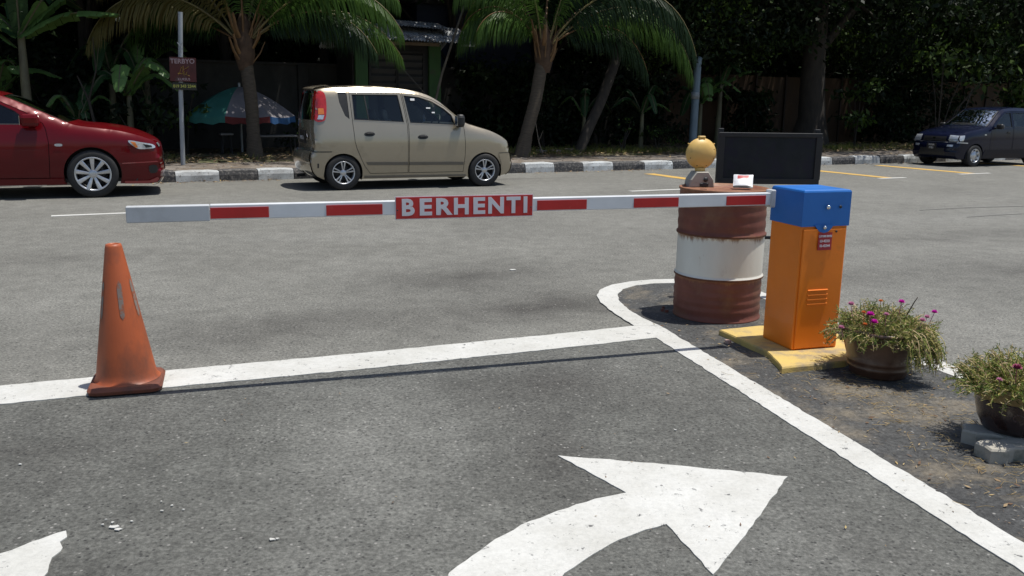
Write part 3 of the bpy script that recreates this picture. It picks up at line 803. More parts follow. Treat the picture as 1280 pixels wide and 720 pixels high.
# ---- red saloon, nose to the right, cut by the left edge of the photograph
P_red = pmat('dark_red_metallic_paint', (.115, .002, .005), (.10, .002, .005), 1.5, .32, .05, .55, spec=.08)
P_red_l = pmat('sill_red_paint', (.30, .03, .035), None, 2, .3, .3, 1.)
fx = 2.635
def y_red(x, z):
    W = .88; zb = .98
    f = 1 - .07 * ((z - .62) / .45) ** 2 if z < .62 else 1 - .045 * ((z - .62) / .36) ** 2
    if z > zb: f = .955
    y = W * f
    if z > zb: y -= .42 * (z - zb)
    if .70 < z < .80: y += .006 * sin((z - .70) / .10 * pi)
    if x > fx - .1: t = (x - fx + .1) / 1.0; y *= 1 - .24 * min(t, 1.1) ** 2.6
    if x < 0: t = -x / 1.0; y *= 1 - .14 * t ** 2.2
    return y
prof = [(-.88, .22, 0, 0), (-.96, .35, 0, -.08), (-.98, .60, 0, -.09), (-.95, .86, 0, -.09), (-.92, 1.02, .01, -.08), (-.80, 1.09, .03, -.03), (-.50, 1.12, .03, -.03), (-.30, 1.15, .03, -.05), (.15, 1.36, .03, -.04), (.55, 1.435, .03, 0),
        (.95, 1.455, .03, 0), (1.35, 1.43, .03, .02), (1.62, 1.36, .03, .05), (1.98, 1.20, .03, .07), (2.34, 1.035, .02, .09), (2.50, .985, .035, .08), (2.74, .955, .05, .04), (3.05, .905, .05, .04), (3.32, .825, .03, .04), (3.475, .735, .01, .05), (3.51, .60, 0, .05), (3.505, .50, 0, .05), (3.515, .42, 0, .06), (3.51, .30, 0, .06), (3.47, .20, 0, .05), (3.38, .17, 0, .1)]
fd = [(1.02, 1.385), (1.30, 1.375), (1.55, 1.315), (1.86, 1.17), (2.07, 1.02), (2.10, .95), (2.125, .766), (2.115, .50), (2.10, .275), (1.06, .28), (1.05, .9)]
rd = [(.45, 1.36), (1.0, 1.385), (1.035, .9), (1.045, .28), (.42, .28), (.36, .5), (.20, .68), (.12, .95), (.25, 1.2)]
fw = [(1.05, 1.345), (1.29, 1.338), (1.54, 1.28), (1.74, 1.18), (1.84, 1.09), (1.80, 1.00), (1.075, 1.0)]
rw = [(.50, 1.32), (1.0, 1.345), (1.02, 1.0), (.22, 1.0), (.30, 1.18)]
qw = []
cfg = dict(W=.88, paint=P_red, prof=prof, yfun=y_red, arches=[(0, .365, .335), (fx, .365, .335)], bottom=.19,
    doors=[dict(poly=rd, win=[rw], handle=(.32, .86)), dict(poly=fd, win=[fw], handle=(1.2, .85))],
    strips=[(0, 6.9, -1, 1), (8.9, 11.9, -1, 1), (14.05, 25, -1, 1), (6.9, 8.9, -1, -.93), (6.9, 8.9, .93, 1), (11.9, 14.05, -1, -.95), (11.9, 14.05, .95, 1)],
    screens=[(11.9, 14.05, .95, .90), (6.9, 8.9, .93, .86)], screen_names=['windscreen', 'rear_window'],
    floor=(-.7, 3.2), side_glass=glassmat('blue_tinted_car_glass', (.14, .18, .24)), strip_mat=M_dark,
    side_parts=[dict(name='headlight', poly=smooth_poly([(3.11, .785), (3.30, .755), (3.43, .725), (3.455, .68), (3.36, .665), (3.22, .675)], 4), mat=M_lens, off=.008, strip=(18.95, 19.35, .80, 1.)),
                dict(name='headlight_amber_corner', poly=[(3.14, .773), (3.20, .763), (3.235, .69), (3.20, .685)], mat=M_amber, off=.013, rim=.003),
                dict(name='headlight_dark_bezel', poly=[(3.30, .735), (3.41, .712), (3.42, .69), (3.34, .682)], mat=M_dark, off=.012, rim=.003),
                dict(name='bumper_lip', poly=[(3.015, .478), (3.47, .492), (3.485, .477), (3.015, .465)], mat=P_red_l, off=.016),
                dict(name='fog_light_recess', poly=smooth_poly([(3.36, .42), (3.44, .435), (3.47, .40), (3.46, .33), (3.37, .325)], 3), mat=M_dark, off=.005, rim=.002),
                dict(name='front_spoiler', poly=[(3.03, .225), (3.35, .215), (3.46, .26), (3.485, .24), (3.45, .19), (3.30, .175), (3.03, .185)], mat=P_red_l, off=.022, strip=(23.4, 25, .5, 1.)),
                dict(name='side_repeater', poly=smooth_poly([(2.20, .745), (2.28, .745), (2.28, .715), (2.20, .715)], 3), mat=M_lens, off=.006, rim=.002),
                dict(name='tail_light', poly=[(-.92, .98), (-.62, .97), (-.66, .80), (-.945, .80)], mat=M_redlens, off=.008),
                dict(name='sill', poly=[(.36, .285), (2.265, .275), (2.28, .19), (.36, .19)], mat=P_red, off=.024)],
    strip_parts=[dict(name='grille', strip=(19.9, 22.6, -.5, .5), mat=M_dark), dict(name='number_plate', strip=(21.2, 21.9, -.24, .24), mat=M_plate, off=.014), dict(name='tailgate_shut_line', strip=(3.0, 3.1, -.9, .9), mat=M_dark, off=.002)],
    mirror=(1.93, 1.06, .23, .165), mirror_mat=P_red, wr=.330, rimr=.235, style='nine', seats=[(1.25, -.38), (1.25, .38), (.40, -.36), (.40, .36)], dash=(1.98, .88), steer=(1.72, -.38, .95))
th = R(22)
fcx, fcy = -5.838 - sin(th) * .83, 12.268 + cos(th) * .83
red, rc = build_car('parked_saloon', 'dark red saloon with nine spoke alloy wheels at the left edge', 'car', (fcx - fx * cos(th), fcy - fx * sin(th), 0), th, cfg)

# ---- dark blue small hatchback facing the viewer at the far right
P_blue = pmat('dark_blue_paint', (.004, .006, .020), (.005, .007, .023), 1.5, .25, .0, .55, spec=.1)
P_grey = pmat('grey_lower_body', (.016, .017, .026), None, 3, .5, spec=.2)
def y_blue(x, z):
    W = .70; zb = .93
    f = 1 - .05 * ((z - .58) / .4) ** 2 if z < .58 else 1 - .03 * ((z - .58) / .36) ** 2
    if z > zb: f = .97
    y = W * f
    if z > zb: y -= .30 * (z - zb)
    if x > 1.9: t = (x - 1.9) / 1.0; y *= 1 - .13 * min(t, 1.1) ** 2.4
    if x < 0: t = -x / .46; y *= 1 - .07 * t ** 2
    return y
prof = [(-.40, .24, 0, 0), (-.46, .34, 0, -.05), (-.47, .56, 0, -.06), (-.43, .62, 0, -.05), (-.41, .80, 0, -.05), (-.36, .98, 0, -.05), (-.22, 1.26, .0, -.05), (-.10, 1.36, .02, -.03), (.25, 1.385, .03, 0), (.70, 1.395, .03, 0),
        (1.12, 1.375, .03, 0), (1.30, 1.33, .03, .03), (1.48, 1.20, .03, .06), (1.66, 1.07, .02, .08), (1.84, .955, .02, .08), (2.05, .90, .03, .06), (2.35, .86, .03, .05), (2.62, .80, .03, .05), (2.76, .74, .02, .07), (2.81, .66, 0, .08), (2.815, .585, 0, .08), (2.845, .55, 0, .08), (2.87, .45, 0, .09), (2.87, .32, 0, .09), (2.82, .22, 0, .08), (2.74, .18, 0, .06)]
fd = [(.95, 1.32), (1.22, 1.30), (1.40, 1.20), (1.60, 1.06), (1.76, .93), (1.80, .6), (1.76, .26), (.95, .26), (.96, .9)]
rd = [(.20, 1.31), (.93, 1.325), (.945, .9), (.935, .26), (.42, .26), (.34, .42), (.20, .60), (.12, .93)]
fw = [(.985, 1.285), (1.20, 1.27), (1.37, 1.17), (1.58, 1.0), (1.60, .935), (.99, .935)]
rw = [(.25, 1.28), (.91, 1.287), (.91, .935), (.20, .935)]
cfg = dict(W=.70, paint=P_blue, prof=prof, yfun=y_blue, arches=[(0, .29, .26), (2.28, .29, .26)], bottom=.19,
    doors=[dict(poly=rd, win=[rw], handle=(.36, .80)), dict(poly=fd, win=[fw], handle=(1.12, .80))],
    strips=[(0, 4.7, -1, 1), (7.0, 11.05, -1, 1), (14.05, 25, -1, 1), (4.7, 7.0, -1, -.92), (4.7, 7.0, .92, 1), (11.05, 14.05, -1, -.955), (11.05, 14.05, .955, 1)],
    screens=[(11.05, 14.05, .955, .90), (4.7, 7.0, .92, .85)], screen_names=['windscreen', 'rear_window'],
    floor=(-.35, 2.6), side_glass=M_glass, strip_mat=M_dark,
    side_parts=[dict(name='headlight', poly=[(2.66, .745), (2.76, .735), (2.80, .66), (2.80, .61), (2.70, .61)], mat=M_lens, off=.010, strip=(18.15, 19.85, .66, 1.)),
                dict(name='bumper_trim_strip', poly=[(2.56, .575), (2.82, .585), (2.835, .565), (2.56, .55)], mat=M_rim, off=.010, strip=(20.3, 20.6, .0, 1.)),
                dict(name='lower_body_trim', poly=[(.36, .40), (1.93, .40), (2.00, .28), (2.02, .19), (.30, .19), (.31, .30)], mat=P_grey, off=.010, rim=.012),
                dict(name='side_repeater', poly=[(1.95, .77), (2.02, .77), (2.02, .745), (1.95, .745)], mat=M_lens, off=.006, rim=.004)],
    strip_parts=[dict(name='grille', strip=(18.5, 19.75, -.55, .55), mat=M_dark), dict(name='grille_badge', strip=(18.75, 19.1, -.06, .06), mat=M_chrome, off=.014),
                 dict(name='turn_signal', strip=(21.35, 21.8, -.92, -.68), mat=M_lens, off=.006), dict(name='turn_signal', strip=(21.35, 21.8, .68, .92), mat=M_lens, off=.006),
                 dict(name='lower_intake', strip=(22.1, 23.5, -.6, .6), mat=M_dark, off=.003), dict(name='wiper', strip=(13.6, 13.75, -.6, .45), mat=M_dark, off=.012)],
    mirror=(1.62, .955, .10, .12), mirror_mat=M_dark, wr=.262, rimr=.168, style='cover', seats=[(1.02, -.32), (1.02, .32), (.30, -.30), (.30, .30)], dash=(1.66, .83), steer=(1.40, -.32, .90))
th = R(26.8 + 180)
blue, bl = build_car('parked_small_hatchback', 'dark blue small hatchback facing the viewer at the far right kerb', 'car', (12.78, 22.98, 0), th, cfg)
m = MB(); m.box((2.965, 0, .47), (.01, .26, .15), 0, 0, 0); pl = m.build('number_plate', M_plate, blue)
text('plate_lettering', 'WHA', .07, M_plw, pl, (2.972, 0, .505), (R(90), 0, R(90)), .0005)
text('plate_lettering', '7781', .07, M_plw, pl, (2.972, 0, .435), (R(90), 0, R(90)), .0005)
m = MB(); m.tube([(1.22, -.50, 1.36), (1.0, -.52, 1.90)], [.006, .003], 6); m.build('radio_aerial', M_dark, blue)
m = MB(); m.box((1.62, .18, 1.055), (.10, .16, .01), 0, 0, 0, ry=R(36)); m.build('windscreen_sticker', M_plw, blue)
# ------------------------------------------------------------------ boom barrier and its plinth
AX = R(17.4)
def L2(c, a, x, y): return (c[0] + x * cos(a) - y * sin(a), c[1] + x * sin(a) + y * cos(a))
M_orange = pmat('orange_cabinet_paint', (.86, .215, .006), (.78, .19, .006), 3.5, .48, 0, .08, .05, 60, c3=(.42, .14, .015), s3=2.2, p3=(.58, .75), rvar=.1)
M_bluep = pmat('blue_cap_paint', (.012, .14, .48), (.010, .125, .43), 3, .5, 0, .0, .04, 60, c3=(.03, .15, .40), s3=5, p3=(.6, .8), rvar=.1)
M_armw = pmat('arm_white_paint', (.72, .74, .76), (.60, .62, .64), 3, .42, 0, .2, c3=(.42, .42, .42), s3=6, p3=(.62, .8))
M_armr = pmat('arm_red_tape', (.50, .018, .018), (.42, .015, .015), 5, .40, c3=(.55, .10, .08), s3=9, p3=(.6, .75))
M_signr = pmat('sign_red_vinyl', (.52, .022, .022), (.46, .018, .018), 3, .35)
M_signw = pmat('sign_white_vinyl', (.72, .70, .74), None, 5, .4)
M_arme = pmat('arm_dusty_grey_paint', (.52, .54, .56), (.44, .46, .48), 2, .5, c3=(.36, .37, .37), s3=4, p3=(.5, .8))
bar = empty('boom_barrier', (1.585, 4.804, .04), AX)
tag(bar, 'orange and blue barrier cabinet holding a long red and white boom marked BERHENTI', 'boom barrier')
w, d = .300, .290
# front edges: front face on y=0, x 0..w ; cabinet shell
m = MB(); m.box((w / 2, d / 2, .37), (w, d, .74), 0, 0, .008)
cab = m.build('cabinet', M_orange, bar)
m = MB()
m.box((w / 2, -.004, .350), (w - .026, .008, .680), 0, 0, .004)
door = m.build('cabinet_door', M_orange, bar)
m = MB()
for k in range(4): # pressed louvres
    z = .265 + k * .026
    m.tube([(.070, -.0085, z), (.200, -.0085, z)], .0052, 8, 0, True)
m.build('louvre_slot', M_orange, door)
m = MB(); m.lathe([(0, -.0145), (.006, -.0145), (.007, -.012)], 10, (.222, 0, .675), axis='Y'); m.build('keyhole', M_dark, door)
m = MB(); m.box((.150, -.0135, .622), (.088, .003, .098), 0, 0, 0)
st = m.build('sticker', pmat('sticker_red', (.42, .02, .035), None, 4, .4), door)
for k, (tx, sz, hh) in enumerate([('CUSTOMER SERVICE', .0125, .082), ('03-42321', .0155, .055), ('03-42344', .0155, .055)]):
    text('sticker_lettering', tx, sz * (1.25 if k == 0 else 1.25), M_signw, st, (.150, -.0155, .650 - k * .027), (R(90), 0, 0), .0003, .0006, sx=.60 if k == 0 else .9)
# cap: overhanging blue lid with a rounded tongue at the front and chamfered top edge
m = MB(); cx, cy = w / 2, d / 2; W2, D2 = w / 2 + .004, d / 2 + .008
z0, z1 = .705, .905
rings = [(W2, D2, z0), (W2, D2, z1 - .012), (W2 - .004, D2 - .004, z1 - .003), (W2 - .012, D2 - .012, z1 + .001)]
V = []
for (a, b, z) in rings:
    c_ = .028
    V += [(cx + x, cy + y, z) for x, y in [(-a, -b), (a, -b), (a, b), (-a, b)]]
F = []
for k in range(3):
    for j in range(4): F.append((k * 4 + j, k * 4 + (j + 1) % 4, (k + 1) * 4 + (j + 1) % 4, (k + 1) * 4 + j))
F.append((12, 13, 14, 15))
m.add(V, F)
# inner underside lip
m.add([(cx + x, cy + y, z0 + .001) for x, y in [(-W2, -D2), (W2, -D2), (W2, D2), (-W2, D2)]], [(3, 2, 1, 0)])
tg = [(.075, z0 + .01), (.092, z0 - .012), (.112, z0 - .030), (.138, z0 - .036), (.164, z0 - .030), (.184, z0 - .012), (.20, z0 + .01)]
yf = -.014
m.add([(x, yf - .0022, z) for x, z in tg] + [(x, yf + .004, z) for x, z in tg], [tuple(range(7))] + [(i + 1, i, 7 + i, 8 + i) for i in range(6)])
cap = m.build('cap', M_bluep, bar)
m = MB(); m.lathe([(0, -.026), (.009, -.026), (.012, -.022), (.013, -.016)], 16, (.150, 0, .812), axis='Y')
m.lathe([(0, -.028), (.006, -.028), (.010, -.024), (.011, -.018)], 16, (.138, 0, .700), axis='Y'); m.build('cap_lock', M_chrome, cap)
m = MB(); m.lathe([(0, -.0175), (.008, -.0175), (.009, -.0155)], 12, (.232, 0, .812), axis='Y'); m.build('cap_hole', M_dark, cap)
# arm: rectangular box section running from the left face
def arm_seg(mb, x0, x1, zc, h, dep, mi=0, y=0.): mb.box(((x0 + x1) / 2, y, zc), (x1 - x0, dep, h), 0, mi, .004)
arm = empty('arm', (-.010, .235, .836), R(18.07 - 17.4))
arm.parent = bar
AL = 3.425
m = MB(); arm_seg(m, -AL + .36, -.05, 0, .070, .045, 0); ar = m.build('boom', M_armw, arm)
m = MB(); arm_seg(m, -AL, -AL + .358, -.003, .074, .052, 0); m.build('boom_end_sleeve', M_arme, arm)
m = MB()
for k, (a, b) in enumerate([(.36, .622), (.889, 1.160), (1.965, 2.242), (2.516, 2.784), (3.083, 3.335)]):
    m = MB(); m.box((-AL + (a + b) / 2, -.0236, -.004), (b - a, .003, .050), 0, 0, 0); m.build('red_stripe', M_armr, arm)
m = MB(); m.box((-AL + 1.58, -.031, 0.), (.718, .004, .114), 0, 0, 0); m.box((-AL + 1.58, -.0335, 0.), (.710, .003, .106), 0, 1, 0)
m.box((-AL + 1.30, -.026, -.005), (.03, .006, .05), 0, 0, 0); m.box((-AL + 1.88, -.026, -.005), (.03, .006, .05), 0, 0, 0)
sg = m.build('stop_sign', [M_signw, M_signr], arm)
xo = -AL + 1.243
for ch, wd in zip('BERHENTI', (.080, .074, .082, .084, .074, .086, .076, .030)):
    text('sign_letter', ch, .112, M_signw, sg, (xo + wd / 2, -.0358, -.001), (R(90), 0, 0), .0006, .0042, sx=1.18 if ch in 'ER' else 1.05)
    xo += wd + .0118
m = MB(); 
for xx in (-AL + 1.232, -AL + 1.927): m.lathe([(0, -.037), (.003, -.037), (.004, -.035)], 8, (xx, 0, -.01), axis='Y')
m.build('sign_rivet', M_dark, sg)
m = MB(); m.box((-.042, 0, .002), (.030, .062, .10), 0, 0, .006); m.build('arm_clamp', M_arme, arm)
# plinth
M_plinth = pmat('yellow_plinth_paint', (.60, .43, .12), (.50, .36, .13), 6, .75, 0, 0, .35, 50, pos=(.3, .7), c3=(.26, .21, .15), s3=4.5, p3=(.50, .66))
mb = MB(); P = [(1.282, 5.255), (1.42, 4.86), (1.445, 4.78), (1.437, 4.472), (1.823, 4.615), (2.02, 4.84), (1.98, 5.40), (1.557, 5.37)]
P = [(p[0] + random.uniform(-.004, .004), p[1] + random.uniform(-.004, .004)) for p in dense(P, .06)]
n = len(P); cx0 = sum(p[0] for p in P) / n; cy0 = sum(p[1] for p in P) / n
V = [(cx0 + (p[0] - cx0) * 1.008, cy0 + (p[1] - cy0) * 1.008, 0) for p in P] + [(p[0], p[1], .032) for p in P] + [(cx0 + (p[0] - cx0) * .985, cy0 + (p[1] - cy0) * .985, .040) for p in P]
mb.add(V, [(k * n + i, k * n + (i + 1) % n, (k + 1) * n + (i + 1) % n, (k + 1) * n + i) for k in range(2) for i in range(n)])
mb.add(V[2 * n:], [tuple(range(n))])
pl = mb.build('plinth', M_plinth)
if (Vector(pl.data.polygons[-1].normal)).z < 0: pl.data.flip_normals()
tag(pl, 'low worn yellow painted concrete slab under the orange barrier cabinet', 'plinth')

# ------------------------------------------------------------------ oil drum, beacon, packet, black board
M_drumb = pmat('drum_red_brown_paint', (.19, .060, .040), (.14, .045, .03), 5, .62, 0, 0, .15, 30, c3=(.20, .095, .05), s3=4, p3=(.5, .68), rvar=.1)
M_drumw = pmat('drum_white_paint', (.74, .735, .67), (.64, .62, .55), 3, .6, 0, 0, .12, 30, c3=(.34, .20, .11), s3=6, p3=(.60, .72), stretch=(1, 1, .35))
def rust_edges(m, zs, col=(.20, .085, .03), reach=.10, mode='down'):
    nt = m.node_tree; b = nt.nodes['Principled BSDF']; old = b.inputs['Base Color'].links[0].from_socket
    tc = nt.nodes.new('ShaderNodeTexCoord'); sp_ = nt.nodes.new('ShaderNodeSeparateXYZ'); nt.links.new(tc.outputs['Object'], sp_.inputs[0])
    mp = nt.nodes.new('ShaderNodeMapping'); mp.inputs['Scale'].default_value = (1, 1, .12); nt.links.new(tc.outputs['Object'], mp.inputs[0])
    n1 = _noise(nt, mp.outputs[0], 13, 7, .8)
    cur = old
    for z in zs:
        mr = nt.nodes.new('ShaderNodeMapRange'); mr.inputs[1].default_value = z - reach; mr.inputs[2].default_value = z
        nt.links.new(sp_.outputs['Z'], mr.inputs[0])
        a = nt.nodes.new('ShaderNodeMath'); a.operation = 'POWER'; nt.links.new(mr.outputs[0], a.inputs[0]); a.inputs[1].default_value = 2.2
        c = nt.nodes.new('ShaderNodeMath'); c.operation = 'LESS_THAN'; nt.links.new(sp_.outputs['Z'], c.inputs[0]); c.inputs[1].default_value = z + .02
        d_ = nt.nodes.new('ShaderNodeMath'); d_.operation = 'MULTIPLY'; nt.links.new(a.outputs[0], d_.inputs[0]); nt.links.new(c.outputs[0], d_.inputs[1])
        e = nt.nodes.new('ShaderNodeMath'); e.operation = 'MULTIPLY_ADD'; nt.links.new(d_.outputs[0], e.inputs[0]); e.inputs[1].default_value = .34; nt.links.new(n1, e.inputs[2])
        f_ = _ramp(nt, e.outputs[0], [(.66, g3(0)), (.80, g3(.9))])
        cur = _mix(nt, f_, cur, col)
    nt.links.new(cur, b.inputs['Base Color'])
rust_edges(M_drumw, [.565])
rust_edges(M_drumb, [.285, .86], (.26, .12, .06), .07)
M_drumw2 = M_drumw
RUST = pmat('drum_rust', (.16, .06, .025), (.09, .035, .02), 20, .85, 0, 0, .3, 60)
r = .283
def hoop(z): return [(r, z - .014), (r + .010, z - .006), (r + .010, z + .006), (r, z + .014)]
def ribs(z0, z1, k):
    o = []
    for i in range(k): z = z0 + (z1 - z0) * (i + .5) / k; hh = (z1 - z0) / k / 2; o += [(r, z - hh * .9), (r + .0035, z - hh * .3), (r + .0035, z + hh * .3), (r, z + hh * .9)]
    return o
prof = [(r - .01, .0), (r + .006, .004), (r + .006, .014), (r, .020)] + ribs(.05, .26, 4) + hoop(.288) + [(r, .31), (r, .54)] + hoop(.568)
mi = []
prof2 = prof + ribs(.60, .80, 3) + [(r, .846), (r + .007, .852), (r + .007, .864), (r - .004, .866), (r - .010, .852), (.0, .850)]
for i in range(len(prof2) - 1):
    z = (prof2[i][1] + prof2[i + 1][1]) / 2
    mi.append(1 if .296 < z < .562 else (2 if (.28 < z < .296 or .562 < z < .572) and prof2[i][0] > r + .005 else 0))
mb = MB(); mb.lathe(prof2, 56, mi=mi)
for k in range(len(mb.v)):   # dents
    x, y, z = mb.v[k]; q = mnoise.noise(Vector((x * 4, y * 4, z * 3))) * .006
    rr = hypot(x, y)
    if rr > .2: mb.v[k] = (x * (1 + q / rr), y * (1 + q / rr), z)
drum = mb.build('oil_drum', [M_drumb, M_drumw, RUST], None, (1.385, 5.81, 0), R(40))
tag(drum, 'dented brown oil drum with a wide white band beside the orange cabinet', 'oil drum')
mb = MB(); mb.lathe([(0, .862), (.022, .862), (.026, .852)], 14, (-.16, -.12, 0)); mb.lathe([(0, .858), (.010, .858), (.012, .852)], 12, (-.09, -.17, 0)); b_ = mb.build('bung_cap', RUST, drum)
b_.rotation_euler.z = R(-40)
M_beac = pmat('beacon_yellow_plastic', (.72, .47, .14), (.64, .40, .11), 5, .42, 0, .2, .05, 40, c3=(.42, .24, .07), s3=6, p3=(.55, .75))
M_base = pmat('beacon_base_grey', (.42, .40, .34), (.32, .30, .26), 5, .65, 0, 0, .1, 60, c3=(.20, .17, .13), s3=9, p3=(.52, .68))
be = empty('warning_beacon', (1.255, 5.97, .8505), R(8)); tag(be, 'round yellow flashing warning lamp standing on the oil drum', 'warning lamp')
# housing: trapezoid prism with chamfers
m = MB(); pf = [(-.088, 0), (.088, 0), (.080, .050), (.042, .104), (-.042, .104), (-.080, .050)]
V = []
for y, s_ in ((-.062, .90), (-.050, 1), (.050, 1), (.062, .90)): V += [(x * s_, y, .052 + (z - .052) * s_) for x, z in pf]
F = [tuple(range(6)), tuple(18 + i for i in range(6))[::-1]]
for k in range(3): F += [(k * 6 + i, (k + 1) * 6 + i, (k + 1) * 6 + (i + 1) % 6, k * 6 + (i + 1) % 6) for i in range(6)]
m.add(V, F); ho = m.build('battery_housing', M_base, be)
m = MB(); m.lathe([(0, -.070), (.013, -.070), (.016, -.063)], 12, (.022, 0, .052), axis='Y'); m.box((.012, -.064, .018), (.06, .008, .022), 0, 0, .003); m.build('switch_knob', M_dark, ho)
m = MB(); zc = .222; rl = .103
m.lathe([(0, -.052), (.03, -.051), (.06, -.044), (.085, -.030), (.098, -.012), (rl, -.008), (rl, .008), (.098, .012), (.085, .030), (.06, .044), (.03, .051), (0, .052)], 36, (0, 0, zc), axis='Y')
le = m.build('lamp_lens', M_beac, be)
m = MB(); m.lathe([(.030, .100), (.034, .108), (.034, .122), (.028, .128)], 20); m.box((0, 0, zc + rl + .004), (.045, .04, .018), 0, 0, .006)
for sx in (-1, 1): m.box((sx * (rl * .84), 0, zc + rl * .60), (.016, .016, .008), 0, 0, .003, ry=-sx * .7)
m.build('lamp_neck', M_beac, be)
m = MB()
for a in (200, 340, 292, 248, 20): m.lathe([(0, -.031), (.0038, -.031), (.0045, -.024)], 8, (cos(R(a)) * .084, 0, zc + sin(R(a)) * .084), axis='Y')
m.build('lens_screw', M_dark, be)
# crumpled packet
M_pkt = pmat('packet_white_foil', (.70, .71, .73), (.60, .61, .62), 14, .4, .1)
mb = MB(); nx, ny = 10, 8; V = []
for s_ in (1, -1):
    for i in range(nx + 1):
        for j in range(ny + 1):
            x = (i / nx - .5) * .125; y = (j / ny - .5) * .115; e = (1 - (2 * i / nx - 1) ** 4) * (1 - (2 * j / ny - 1) ** 4)
            V.append((x, y, .008 + s_ * (.012 * e) + .004 * mnoise.noise(Vector((x * 30, y * 30, s_))) + .028 * max(0, (j / ny)) ** 1.3 + .010))
N = (nx + 1) * (ny + 1)
F = []
for q in range(2):
    for i in range(nx):
        for j in range(ny):
            f = (q * N + i * (ny + 1) + j, q * N + (i + 1) * (ny + 1) + j, q * N + (i + 1) * (ny + 1) + j + 1, q * N + i * (ny + 1) + j + 1)
            F.append(f if q == 0 else f[::-1])
mb.add(V, F, 0, True)
for k, f in enumerate(F):
    c = [sum(V[i][t] for i in f) / 4 for t in range(3)]
    if k < nx * ny and -.035 < c[0] < .035 and .012 < c[1] < .048: mb.m[k] = 1
    if c[1] < -.047: mb.m[k] = 2
pk = mb.build('crumpled_packet', [M_pkt, pmat('packet_red_print', (.48, .07, .07), None, 9, .4), M_dark], None, (1.515, 5.83, .851), R(-14))
pk.rotation_euler = (R(28), 0, R(-14)); pk.location.z = .875
tag(pk, 'small crumpled white packet with a red print lying on the oil drum', 'packet')
# black framed board on two posts
M_bf = pmat('board_black_frame', (.010, .010, .011), (.016, .016, .017), 8, .6)
M_bp = pmat('board_dark_slate_face', (.008, .011, .014), (.015, .019, .023), 6, .5, c3=(.012, .012, .022), s3=9, p3=(.5, .6), rvar=.1, spec=.25)
bd = empty('black_notice_board', (1.825, 6.33, 0), R(2)); tag(bd, 'blank black framed board standing on two posts behind the drum and cabinet', 'notice board')
m = MB(); m.box((0, 0, 1.025), (.68, .018, .31), 0, 0, 0); m.build('panel', M_bp, bd)
m = MB(); m.box((0, -.004, 1.188), (.74, .034, .030), 0, 0, .003); m.box((0, -.004, .860), (.74, .034, .040), 0, 0, .003)
m.box((-.352, -.004, 1.024), (.046, .032, .30), 0, 0, .003); m.box((.352, -.004, 1.024), (.046, .032, .30), 0, 0, .003); m.build('frame', M_bf, bd)
for sx in (-1, 1):
    m = MB(); m.box((sx * .352 - .004 * sx, .035, .615), (.035, .035, 1.23), 0, 0, .003); m.build('post', M_bf, bd)
    m = MB(); m.box((sx * .352, .035, .02), (.05, .45, .04), 0, 0, .006); m.build('foot', M_bf, bd)
m = MB(); m.tube([(-.348, 0, .45), (.348, 0, .45)], .012, 8); m.build('crossbar', M_bf, bd)
bd.location.y = 6.36

# ------------------------------------------------------------------ traffic cone
M_cone = pmat('faded_orange_plastic', (.42, .095, .028), (.35, .08, .026), 3, .5, 0, 0, .06, 40, c3=(.17, .055, .028), s3=4.5, p3=(.46, .68), stretch=(1, 1, .6), rvar=.1)
M_cband = pmat('worn_reflective_remnant', (.25, .20, .17), (.19, .15, .13), 20, .6, c3=(.30, .09, .04), s3=25, p3=(.5, .6))
M_conebase = pmat('scuffed_cone_base', (.20, .062, .032), (.16, .05, .028), 5, .6, 0, 0, .1, 40, c3=(.08, .04, .03), s3=6, p3=(.5, .7))
co = empty('traffic_cone', (-1.885, 4.135, .012), R(18)); tag(co, 'tall faded orange traffic cone standing on the white stop line', 'traffic cone')
mb = MB(); n = 40
# square skirt blending to round cone
lv = [(.165, 0, 1.), (.168, .016, 1.), (.160, .030, .95), (.150, .034, .8)]
V = []
def sq(a, R_, k):  # k=1 square, 0 round
    ca, sa = cos(a), sin(a); q = R_ / max(abs(ca), abs(sa)); q = min(q, R_ * 1.30)
    return q * k + R_ * (1 - k)
for (rr, z, k) in lv:
    for j in range(n): a = 2 * pi * j / n; q = sq(a, rr, k); V.append((q * cos(a), q * sin(a), z))
mb.add(V, [(i * n + j, i * n + (j + 1) % n, (i + 1) * n + (j + 1) % n, (i + 1) * n + j) for i in range(len(lv) - 1) for j in range(n)], 0)
mb.add(V[-n:], [tuple(range(n))])
mb.build('cone_base', M_conebase, co)
mb = MB(); mb.lathe([(.155, .033), (.146, .040), (.139, .055), (.134, .08), (.128, .12), (.038, .685), (.034, .697), (.026, .699), (.024, .690), (.10, .2)], n)
cb = mb.build('cone_body', M_cone, co); cb.rotation_euler = (0, R(-1.2), 0)
for a in (-90 + 12, -90 - 60, -90 + 68, 60, 130):
    mb = MB(); V = []
    for i in range(13):
        z = .345 + .185 * i / 12; rr = .128 + (.038 - .128) * (z - .12) / .565 + .0016; e = sqrt(max(0, 1 - abs(i / 6 - 1) ** 6))
        for t in (-1, 0, 1): q = R(a) + t * .011 * e / rr; V.append((rr * cos(q), rr * sin(q), z))
    mb.add(V, [(i * 3 + j, i * 3 + j + 1, i * 3 + j + 4, i * 3 + j + 3) for i in range(12) for j in range(2)], 0, True)
    o = mb.build('reflector_strip', M_cband, cb)
co.rotation_euler.z = R(18 - 6 + 6)

